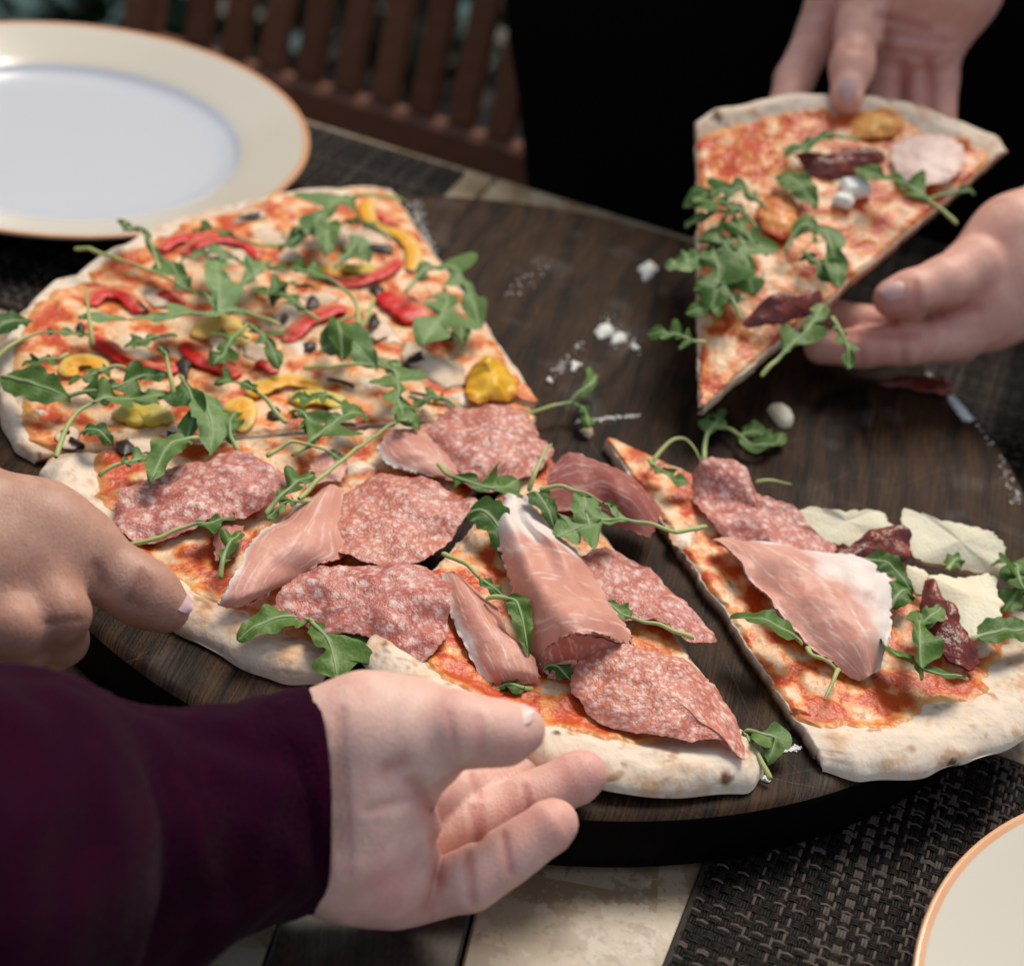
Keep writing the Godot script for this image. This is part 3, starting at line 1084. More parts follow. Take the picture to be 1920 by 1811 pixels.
# ------------------------------------------------------------------ salami and ham
func salami_tint(warm: float) -> Callable:
	var size := 220.0 + 420.0 * warm
	return func(q: Vector3, r: float) -> Color:
		var f := nb(q + Vector3(warm, 0, 0), 230.0) * 0.75 + 0.45 * nc(q, 520.0) + 0.12 * na(q, 60.0)
		var lean := Color(0.36, 0.080, 0.062).lerp(Color(0.50, 0.155, 0.115), 0.5 + 0.5 * na(q, 60.0)).lerp(Color(0.60, 0.185, 0.075), warm)
		var col := lean.lerp(Color(0.74, 0.54, 0.48), 0.85 * clampf(sm(-0.50, -0.80, n_d.get_noise_3d(q.x * size + 0.35 * f, q.y * size, q.z * size + 0.3 * f)) * (0.85 + 0.6 * f) + 0.7 * sm(-0.55, -0.85, n_d.get_noise_3d(q.x * 520.0 + 9.0, q.y * 520.0, q.z * 520.0 + f)) + 0.15 * sm(-0.1, 0.5, f), 0.0, 1.0))
		col = col.lerp(Color(0.28, 0.03, 0.03), 0.6 * sm(0.45, 0.7, -f))
		return col.lerp(Color(0.42, 0.13, 0.10), 0.7 * sm(0.955, 1.0, r))

func ham_tint(fat_side: float, dark := 0.0, fat_end := 2.0, crosswise := false) -> Callable:
	# fat_side: -1 white fat along s=0, +1 along s=1, 0 none
	return func(q: Vector3, s: float, t: float) -> Color:
		var s0 := s
		var t0 := t
		if crosswise:
			s = t0 * 1.5
			t = s0
		var st := nb(Vector3(s * 7.0 + 0.7 * na(q, 40.0), t * 1.6, fat_side * 3.0), 2.0)
		var thin := nc(Vector3(s * 20.0 + 1.6 * na(q, 40.0), t * 1.5, 1.0), 1.0)
		var col := Color(0.70, 0.35, 0.265).lerp(Color(0.58, 0.235, 0.175), 0.5 + 0.5 * na(q, 45.0))
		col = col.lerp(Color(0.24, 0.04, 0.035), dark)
		col = col.lerp(Color(0.74, 0.55, 0.49), (0.45 - 0.3 * dark) * sm(0.25, 0.65, st))
		col = col.lerp(Color(0.84, 0.68, 0.61), (0.62 - 0.3 * dark) * sm(0.38, 0.72, thin))
		s = s0
		t = t0
		var e := 0.0
		if fat_side < 0:
			e = 1.0 - sm(0.06, 0.22, s + 0.08 * na(q, 60.0))
		elif fat_side > 0:
			e = sm(0.58, 0.82, s + 0.12 * na(q, 60.0))
		if fat_end < 1.5:
			e = maxf(e, 1.0 - sm(fat_end - 0.1, fat_end + 0.06, t + 0.10 * na(q, 60.0)))
		return col.lerp(Color(0.80, 0.70, 0.64), 0.9 * e)

func build_meats() -> void:
	var gs := "salami slices on the pizza"
	single("salami_slice", sheet([[217, 945], [240, 905], [300, 880, 0.003], [372, 850, 0.005], [440, 848, 0.006], [500, 870, 0.006], [550, 915, 0.004], [492, 945, 0.003], [440, 975], [375, 985], [310, 1004], [250, 1010], [218, 985]], 0.0425, false, 0.0007, 0.003, 0.0018, salami_tint(0.0), M.salami, 0.003, 44, 170), "salami slice under the broad rocket leaf, nearest the darker hand", "salami", gs)
	single("salami_slice", sheet([[785, 815], [815, 785], [860, 765, 0.004], [930, 752, 0.007], [978, 772, 0.006], [1010, 815, 0.004], [1036, 850], [1010, 882], [935, 915], [860, 900], [810, 862]], 0.0425, false, 0.0007, 0.006, 0.0018, salami_tint(0.25), M.salami, 0.003, 40, 150), "domed salami slice beside the yellow pepper chunk at the cut edge", "salami", gs)
	single("salami_slice", sheet([[618, 965], [650, 918], [715, 888, 0.003], [790, 897, 0.005], [850, 932, 0.004], [893, 945, 0.003], [852, 1000], [800, 1050], [740, 1064], [680, 1058], [630, 1035], [612, 1000]], 0.0450, false, 0.0007, 0.002, 0.0016, salami_tint(0.3), M.salami, 0.003, 40, 150), "salami slice overlapping the pink ham fold, left of the rolled ham", "salami", gs)
	single("salami_slice", sheet([[513, 1152], [545, 1090, 0.004], [620, 1068, 0.006], [700, 1062, 0.006], [800, 1066, 0.006], [846, 1085, 0.007], [842, 1150, 0.004], [834, 1205, 0.001], [790, 1243], [740, 1226], [690, 1196], [620, 1190], [560, 1168]], 0.0440, false, 0.0007, 0.004, 0.0020, salami_tint(0.0), M.salami, 0.003, 44, 170), "salami slice with curled right edge, right above the front hand's thumb", "salami", gs)
	single("salami_slice", sheet([[1050, 1070], [1110, 1032, 0.002], [1155, 1028, 0.002], [1222, 1068, 0.002], [1290, 1138], [1340, 1190], [1336, 1206], [1282, 1196], [1240, 1172], [1190, 1165], [1120, 1160], [1070, 1130]], 0.0430, false, 0.0007, 0.002, 0.0016, salami_tint(0.1), M.salami, 0.003, 40, 150), "salami slice half under the rolled ham, pointing over the bare board", "salami", gs)
	single("salami_slice", sheet([[1072, 1268], [1100, 1228, 0.004], [1160, 1212, 0.006], [1232, 1220, 0.005], [1292, 1240, 0.003], [1342, 1290, 0.001], [1380, 1350], [1400, 1418], [1352, 1394], [1280, 1390], [1200, 1375], [1120, 1345], [1076, 1300]], 0.0440, false, 0.0007, 0.005, 0.0016, salami_tint(0.35), M.salami, 0.003, 44, 160), "salami slice lying by the white crust in front of the rolled ham", "salami", gs)
	single("salami_slice", sheet([[1298, 910], [1308, 876, 0.006], [1350, 848, 0.014], [1392, 868, 0.012], [1422, 920, 0.008], [1492, 955, 0.004], [1522, 1000], [1572, 1022], [1542, 1044], [1490, 1044], [1420, 1012], [1360, 1000], [1318, 962]], 0.0420, false, 0.0007, 0.001, 0.0016, salami_tint(0.1), M.salami, 0.003, 40, 150), "salami slice standing up at the tip of the right hand pizza slice", "salami", gs)
	var pale := func(q: Vector3, r: float) -> Color:
		return Color(0.72, 0.45, 0.38).lerp(Color(0.76, 0.58, 0.50), 0.5 + 0.5 * nb(q, 90.0)).lerp(Color(0.70, 0.40, 0.28), sm(0.9, 1.0, r))
	single("ham_slice", sheet([[1672, 275], [1735, 252], [1802, 268], [1800, 322], [1745, 348], [1690, 335]], 0.0045, true, 0.0012, 0.002, 0.001, pale, M.ham, 0.001, 24, 90), "pale pink ham slice on the slice held up in two hands", "ham")

	var gh := "slices of cured ham on the pizza"
	single("cured_ham", drape([[[598, 925, 0.044], [618, 912, 0.047], [642, 922, 0.044]], [[540, 965, 0.044], [590, 955, 0.050], [640, 975, 0.044]], [[475, 1005, 0.050], [550, 1010, 0.054], [640, 1040, 0.045]], [[445, 1065, 0.052], [500, 1062, 0.052], [575, 1068, 0.046]], [[420, 1110, 0.048], [470, 1112, 0.049], [520, 1106, 0.044]], [[408, 1134, 0.044], [430, 1140, 0.044], [465, 1138, 0.043]]], 0.001, 0.0008, ham_tint(-1.0), M.ham), "pink ham slice with a white fat edge between two salami slices", "cured ham", gh)
	# the rolled slice: upper sheet and the lip that curls under
	var roll := thing("cured_ham", "large rolled ham slice with white fat end in the middle of the pizza", "cured ham", on(1060, 1120, 0.04), gh)
	part("rolled_sheet", drape([
		[[944, 930, 0.048], [952, 922, 0.052], [966, 920, 0.054], [978, 924, 0.051], [990, 930, 0.049]],
		[[926, 985, 0.048], [950, 972, 0.056], [976, 974, 0.053], [1005, 984, 0.056], [1040, 1000, 0.050]],
		[[936, 1030, 0.048], [970, 1012, 0.058], [1008, 1018, 0.054], [1046, 1028, 0.058], [1092, 1044, 0.050]],
		[[952, 1085, 0.047], [990, 1066, 0.060], [1030, 1066, 0.058], [1072, 1076, 0.060], [1118, 1092, 0.051]],
		[[966, 1140, 0.046], [1012, 1116, 0.062], [1062, 1112, 0.063], [1110, 1122, 0.061], [1156, 1140, 0.052]],
		[[984, 1192, 0.045], [1032, 1160, 0.062], [1082, 1152, 0.066], [1134, 1160, 0.062], [1182, 1178, 0.052]],
		[[1006, 1236, 0.044], [1044, 1200, 0.058], [1084, 1186, 0.064], [1136, 1190, 0.060], [1192, 1204, 0.050]]], 0.0008, 0.0008, ham_tint(0.0, 0.0, 0.34, true), M.ham, 64, 76, 0.0012), roll)
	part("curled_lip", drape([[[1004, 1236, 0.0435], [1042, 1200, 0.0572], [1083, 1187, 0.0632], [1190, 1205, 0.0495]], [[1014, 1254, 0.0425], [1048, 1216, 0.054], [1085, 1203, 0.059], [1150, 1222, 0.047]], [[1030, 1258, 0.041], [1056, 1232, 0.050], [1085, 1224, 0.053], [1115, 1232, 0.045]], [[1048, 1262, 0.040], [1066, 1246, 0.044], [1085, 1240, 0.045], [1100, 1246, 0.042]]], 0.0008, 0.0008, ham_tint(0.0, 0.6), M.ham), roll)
	part("torn_flap", drape([[[1012, 1240, 0.0455], [1040, 1222, 0.052], [1064, 1212, 0.055]], [[1022, 1262, 0.0425], [1046, 1250, 0.0455], [1076, 1238, 0.049]], [[1034, 1272, 0.041], [1056, 1266, 0.042], [1082, 1256, 0.044]]], 0.0008, 0.0006, ham_tint(-1.0, 0.1), M.ham, 26, 26, 0.0014), roll)
	single("cured_ham", drape([[[826, 1078, 0.045], [850, 1070, 0.048], [885, 1100, 0.044]], [[838, 1130, 0.046], [885, 1125, 0.051], [935, 1150, 0.045]], [[858, 1180, 0.046], [910, 1170, 0.052], [958, 1192, 0.046]], [[880, 1225, 0.045], [935, 1212, 0.050], [1000, 1232, 0.047]], [[905, 1268, 0.043], [950, 1255, 0.048], [1012, 1262, 0.046]], [[925, 1284, 0.041], [960, 1280, 0.042], [1010, 1284, 0.041]]], 0.001, 0.001, ham_tint(-1.0, 0.05), M.ham), "wavy pink ham slice between the curled salami and the rolled ham", "cured ham", gh)
	single("cured_ham", drape([[[706, 842, 0.043], [735, 812, 0.046], [790, 808, 0.044]], [[720, 862, 0.044], [770, 840, 0.048], [830, 842, 0.045]], [[745, 878, 0.043], [800, 868, 0.045], [860, 880, 0.043]], [[790, 892, 0.041], [840, 898, 0.042], [890, 902, 0.041]]], 0.001, 0.0008, ham_tint(-1.0, 0.15), M.ham), "pink ham slice partly under the domed salami slice", "cured ham", gh)
	single("cured_ham", drape([[[1030, 880, 0.046], [1025, 925, 0.042], [1015, 965, 0.040]], [[1072, 852, 0.050], [1075, 915, 0.047], [1085, 965, 0.041]], [[1130, 866, 0.052], [1125, 910, 0.050], [1120, 975, 0.042]], [[1180, 890, 0.050], [1160, 922, 0.054], [1160, 985, 0.043]], [[1212, 918, 0.047], [1205, 950, 0.049], [1200, 1000, 0.042]], [[1238, 962, 0.042], [1232, 985, 0.043], [1218, 1012, 0.040]]], 0.001, 0.0008, ham_tint(0.0, 0.8), M.ham), "dark red folded ham slice bridging the gap behind the rolled ham", "cured ham", gh)
	single("cured_ham", drape([[[1338, 1012, 0.0430], [1370, 998, 0.0452], [1405, 1004, 0.0437]], [[1372, 1050, 0.0444], [1440, 1025, 0.0502], [1515, 1030, 0.0452]], [[1412, 1098, 0.0444], [1500, 1065, 0.0531], [1600, 1052, 0.0466]], [[1450, 1145, 0.0444], [1550, 1115, 0.0538], [1668, 1078, 0.0480]], [[1498, 1192, 0.0444], [1590, 1165, 0.0524], [1672, 1130, 0.0480]], [[1555, 1235, 0.0437], [1620, 1210, 0.0495], [1670, 1180, 0.0466]], [[1618, 1268, 0.0423], [1635, 1258, 0.0444], [1652, 1250, 0.0430]]], 0.0007, 0.0013, ham_tint(1.0), M.ham, 56, 70), "broad ham slice with a white fat edge on the right hand pizza slice", "cured ham", gh)
	single("cured_ham", drape([[[585, 870, 0.041], [620, 846, 0.043], [650, 852, 0.042]], [[578, 895, 0.042], [615, 880, 0.044], [650, 882, 0.042]], [[575, 915, 0.041], [610, 905, 0.042], [640, 905, 0.041]]], 0.001, 0.0006, ham_tint(0.0, 0.0), M.ham, 24, 24), "small pink ham piece under the pale rocket stems", "cured ham", gh)
	single("cured_ham", drape([[[398, 985, 0.041], [425, 978, 0.044], [458, 982, 0.042]], [[400, 1015, 0.041], [430, 1005, 0.045], [455, 1012, 0.042]], [[405, 1048, 0.041], [425, 1042, 0.043], [445, 1040, 0.041]]], 0.001, 0.0006, ham_tint(0.0, 0.45), M.ham, 24, 24), "dark pink ham scrap below the salami nearest the darker hand", "cured ham", gh)

func build_cheese_and_tomatoes() -> void:
	var pc := func(q: Vector3, r: float) -> Color:
		return Color(0.78, 0.66, 0.45).lerp(Color(0.80, 0.73, 0.57), 0.5 + 0.5 * nb(q, 70.0)).lerp(Color(0.62, 0.46, 0.22), 0.5 * sm(0.93, 1.0, r))
	var gp := "parmesan shavings on the right hand pizza slice"
	single("parmesan_shaving", sheet([[1500, 958, 0.004], [1528, 950, 0.006], [1565, 957, 0.007], [1612, 957, 0.007], [1652, 960, 0.006], [1676, 996, 0.003], [1640, 1018], [1580, 1022], [1525, 1005]], 0.0415, false, 0.0022, 0.001, 0.0005, pc, M.parmesan, 0.0, 20, 90, 0.0011), "parmesan shaving between the standing salami and the dark dried tomato", "parmesan", gp)
	single("parmesan_shaving", sheet([[1690, 960, 0.008], [1725, 962, 0.009], [1768, 975, 0.010], [1822, 985, 0.010], [1872, 1003, 0.010], [1884, 1040, 0.006], [1890, 1078, 0.002], [1845, 1074], [1782, 1060], [1712, 1042, 0.002]], 0.0420, false, 0.0022, 0.001, 0.0005, pc, M.parmesan, 0.0, 20, 90, 0.0009), "largest, palest parmesan shaving at the far edge of the slice", "parmesan", gp)
	single("parmesan_shaving", sheet([[1742, 1082, 0.003], [1800, 1082, 0.004], [1862, 1078, 0.006], [1872, 1108, 0.006], [1879, 1142, 0.005], [1842, 1192, 0.002], [1795, 1192], [1770, 1140]], 0.0445, false, 0.0022, 0.002, 0.0005, pc, M.parmesan, 0.0, 20, 90, 0.0009), "yellowish parmesan shaving leaning on the long dried tomato", "parmesan", gp)
	single("parmesan_shaving", sheet([[1700, 1062, 0.004], [1722, 1066, 0.004], [1742, 1080, 0.003], [1735, 1110], [1715, 1108]], 0.0425, false, 0.002, 0.001, 0.0004, pc, M.parmesan, 0.0, 14, 60), "small parmesan sliver beside the top of the long dried tomato", "parmesan", gp)
	single("parmesan_shaving", sheet([[1440, 768], [1462, 762], [1482, 775], [1486, 795], [1470, 802], [1450, 788]], 0.0305, false, -0.0022, 0.0035, 0.0004, pc, M.parmesan, 0.0, 10, 50), "pale flake of parmesan lying on the bare board", "parmesan")
	var tc := func(q: Vector3, r: float) -> Color:
		return Color(0.20, 0.022, 0.012).lerp(Color(0.085, 0.014, 0.010), 0.5 + 0.5 * na(q, 120.0)).lerp(Color(0.38, 0.06, 0.02), 0.7 * sm(0.1, 0.6, nb(q, 160.0)))
	var gt := "dried tomatoes"
	single("dried_tomato", sheet([[1538, 1052], [1570, 1030, 0.003], [1605, 1010, 0.005], [1655, 990, 0.006], [1700, 1002, 0.005], [1704, 1050, 0.001], [1660, 1058], [1600, 1066], [1560, 1066]], 0.0425, false, 0.002, 0.004, 0.0028, tc, M.tomato, 0.003, 26, 90), "dark wrinkled dried tomato between two parmesan shavings", "dried tomato", gt)
	single("dried_tomato", sheet([[1738, 1085, 0.006], [1768, 1108, 0.007], [1800, 1165, 0.005], [1838, 1232], [1812, 1250], [1765, 1225], [1738, 1190, 0.001], [1728, 1140, 0.003]], 0.0440, false, 0.002, 0.004, 0.0022, tc, M.tomato, 0.002, 26, 90), "long glossy dried tomato pointing at the crust of the right hand slice", "dried tomato", gt)
	single("dried_tomato", sheet([[1472, 295], [1500, 285, 0.003], [1545, 292, 0.004], [1600, 272, 0.005], [1645, 282, 0.004], [1660, 306], [1620, 318], [1570, 332], [1510, 330]], 0.005, true, 0.002, 0.003, 0.0022, tc, M.tomato, 0.003, 22, 80), "dried tomato near the crust of the slice held in two hands", "dried tomato", gt)
	single("dried_tomato", sheet([[1392, 602], [1425, 572, 0.003], [1470, 550, 0.004], [1536, 540, 0.003], [1540, 570], [1500, 592], [1440, 606]], 0.005, true, 0.002, 0.003, 0.002, tc, M.tomato, 0.003, 22, 80), "dried tomato near the tip of the slice held in two hands", "dried tomato", gt)
	single("dried_tomato", sheet([[1648, 720], [1690, 712], [1735, 712, 0.002], [1778, 708, 0.003], [1790, 722], [1772, 742], [1745, 742], [1700, 730]], 0.0305, false, -0.001, 0.003, 0.002, tc, M.tomato, 0.002, 22, 80), "dried tomato fallen on the board below the lifted slice", "dried tomato", gt)
	# cherry tomato pieces and a cube of white cheese on the held slice
	var cherry := func(q: Vector3, r: float) -> Color:
		return Color(0.66, 0.16, 0.03).lerp(Color(0.70, 0.30, 0.07), 0.5 + 0.5 * na(q, 80.0)).lerp(Color(0.45, 0.05, 0.02), sm(0.75, 1.0, r))
	single("cherry_tomato_half", sheet([[1418, 395], [1450, 362], [1485, 372], [1502, 410], [1480, 446], [1440, 440]], 0.005, true, 0.001, 0.0035, 0.0016, cherry, M.cheese, 0.0, 18, 60), "orange red cherry tomato half in the middle of the lifted slice", "tomato", "cherry tomato halves on the lifted slice")
	single("cherry_tomato_half", sheet([[1592, 232], [1615, 212], [1660, 210], [1690, 226], [1680, 250], [1640, 260], [1605, 256]], 0.006, true, 0.001, 0.0035, 0.0016, func(q: Vector3, r: float) -> Color: return Color(0.72, 0.36, 0.08).lerp(Color(0.68, 0.26, 0.05), r), M.cheese, 0.0, 18, 60), "yellow orange cherry tomato half against the crust of the lifted slice", "tomato", "cherry tomato halves on the lifted slice")
	var mz := func(q: Vector3, r: float) -> Color:
		return Color(0.90, 0.88, 0.82).lerp(Color(0.86, 0.80, 0.68), r)
	var cube := thing("white_cheese_cube", "white cheese cubes pressed together among rocket on the lifted slice", "cheese", lay(1600, 358, 0.004, true))
	for cb in [[1604, 352, 0.0150, 0.0085, 0.0120, 0.35], [1582, 376, 0.0105, 0.0070, 0.0085, -0.3]]:
		var gc := Geo.new()
		var upn := held_plane.normal
		var sx := upn.cross(Vector3.FORWARD).normalized().rotated(upn, cb[5])
		gc.box(Transform3D(Basis(sx, upn, sx.cross(upn)), lay(cb[0], cb[1], 0.0045, true)), Vector3(cb[2], cb[3], cb[4]), 0.0022, Color(0.86, 0.83, 0.74))
		part("cube", gc.mesh(M.mushroom), cube)

# ------------------------------------------------------------------ rocket leaves
func rocket(label: String, px: Array, wide: float, stem_share: float, lobes: int, h := 0.046, held := false, tone := 0.5, arch := 0.004, roll := 0.0, group := "rocket leaves on the pizza") -> void:
	var path := PackedVector3Array()
	for k in px.size():
		var e: Array = px[k]
		path.append(lay(e[0], e[1], h + (e[2] if e.size() > 2 else 0.0), held))
	var upv := held_plane.normal if held else Vector3.UP
	var t := thing("rocket_leaf", label, "rocket leaf", path[path.size() / 2], group)
	var key := path[0]
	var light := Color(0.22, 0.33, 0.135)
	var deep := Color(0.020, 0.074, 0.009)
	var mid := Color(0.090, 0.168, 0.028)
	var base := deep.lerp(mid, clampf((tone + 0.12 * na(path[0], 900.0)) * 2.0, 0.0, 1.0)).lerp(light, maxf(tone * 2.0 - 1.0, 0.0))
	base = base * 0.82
	var rib := Color(0.36, 0.46, 0.22)
	var seed_l := na(key, 400.0)
	wide *= 0.64 if lobes > 0 else 0.72
	if lobes >= 2:
		lobes += 1
	var frame := func(s: float) -> Array:
		var p := spline(path, s)
		var d := (spline(path, minf(s + 0.015, 1)) - spline(path, maxf(s - 0.015, 0))).normalized()
		var side := d.cross(upv).normalized()
		if roll != 0.0:
			side = side.rotated(d, roll)
		var nn := side.cross(d).normalized()
		p += upv * (arch * sin(PI * s) + 0.0010 * na(p, 90.0))
		return [p, d, side, nn]
	# stem and midrib: a tapering tube running out into the blade
	var g := Geo.new()
	var pos := PackedVector3Array()
	var col := PackedColorArray()
	var sn := 26
	for j in sn + 1:
		var s := 0.93 * j / sn
		var f: Array = frame.call(s)
		var r := lerpf(0.00125, 0.0004, s) * (0.75 if stem_share < 0.05 else 1.0)
		if s > stem_share:
			r *= lerpf(1.0, 0.6, (s - stem_share) / (1.0 - stem_share))
		if j == 0:
			r *= 0.7
		for i in 7:
			var a := TAU * i / 7.0
			pos.append(f[0] + f[2] * cos(a) * r + f[3] * (sin(a) * r * 0.85))
			col.append(Color(0.42, 0.47, 0.17).lerp(rib.lerp(base, 0.35), sm(stem_share * 0.4, stem_share + 0.12, s)))
	g.grid(pos, col, 7, sn + 1, true, true)
	part("stem", g.mesh(M.stem), t)
	if wide <= 0.0:
		return
	g = Geo.new()
	pos = PackedVector3Array()
	col = PackedColorArray()
	var n := 56
	var across := 4
	var width := func(b: float, sg: float) -> Array:
		# half width at b along the blade, and how far the edge leans forward
		var env := pow(sin(PI * pow(b, 0.72)), 0.75)
		if lobes == 0:
			return [env * (1.0 + 0.07 * sin(b * 40.0 + sg)), 0.05]
		var k := b * lobes + 0.25 * sg + 0.2 * seed_l
		var ph := k - floorf(k)
		var tooth := pow(maxf(0.0, sin(PI * pow(ph, 0.8))), 1.4) * (0.75 + 0.5 * sin(floorf(k) * 2.7 + sg * 1.3 + seed_l * 5.0))
		var last := sm(0.66, 0.80, b)
		var w := lerpf(0.15 + 1.35 * tooth, 0.75, last) * lerpf(env, pow(maxf(0.0, 1.0 - (b - 0.82) / 0.18), 0.7) if b > 0.82 else 1.0, last)
		w *= sm(0.0, 0.16, b)
		return [w, 0.42 * tooth * (1.0 - last)]
	for j in n + 1:
		var b := float(j) / n
		var s := lerpf(stem_share, 1.0, b)
		var f: Array = frame.call(s)
		for i in across * 2 + 1:
			var e := float(i - across) / across
			var sg := signf(e)
			var wl: Array = width.call(b, sg)
			var w: float = maxf(wl[0], 0.02) * wide * 0.5
			var q: Vector3 = f[0] + f[2] * e * w + f[1] * absf(e) * wl[1] * wide * 0.8
			q += f[3] * (0.16 * w * absf(e) * (0.7 + seed_l) + 0.0011 * sin(b * 17.0 + e * 2.0 + seed_l * 9.0) * absf(e) + 0.0009 * nc(q, 130.0) * absf(e))
			pos.append(q)
			var cc := base.lerp(base * 1.35, 0.5 + 0.5 * nb(q, 140.0))
			cc = cc.lerp(rib.lerp(base, 0.2), (0.75 if i == across else 0.0))
			cc = cc.lerp(base * 0.75, 0.3 * sm(0.2, 0.7, nc(q, 300.0)))
			col.append(cc)
	g.grid(pos, col, across * 2 + 1, n + 1, true)
	part("blade", g.mesh(M.leaf), t)

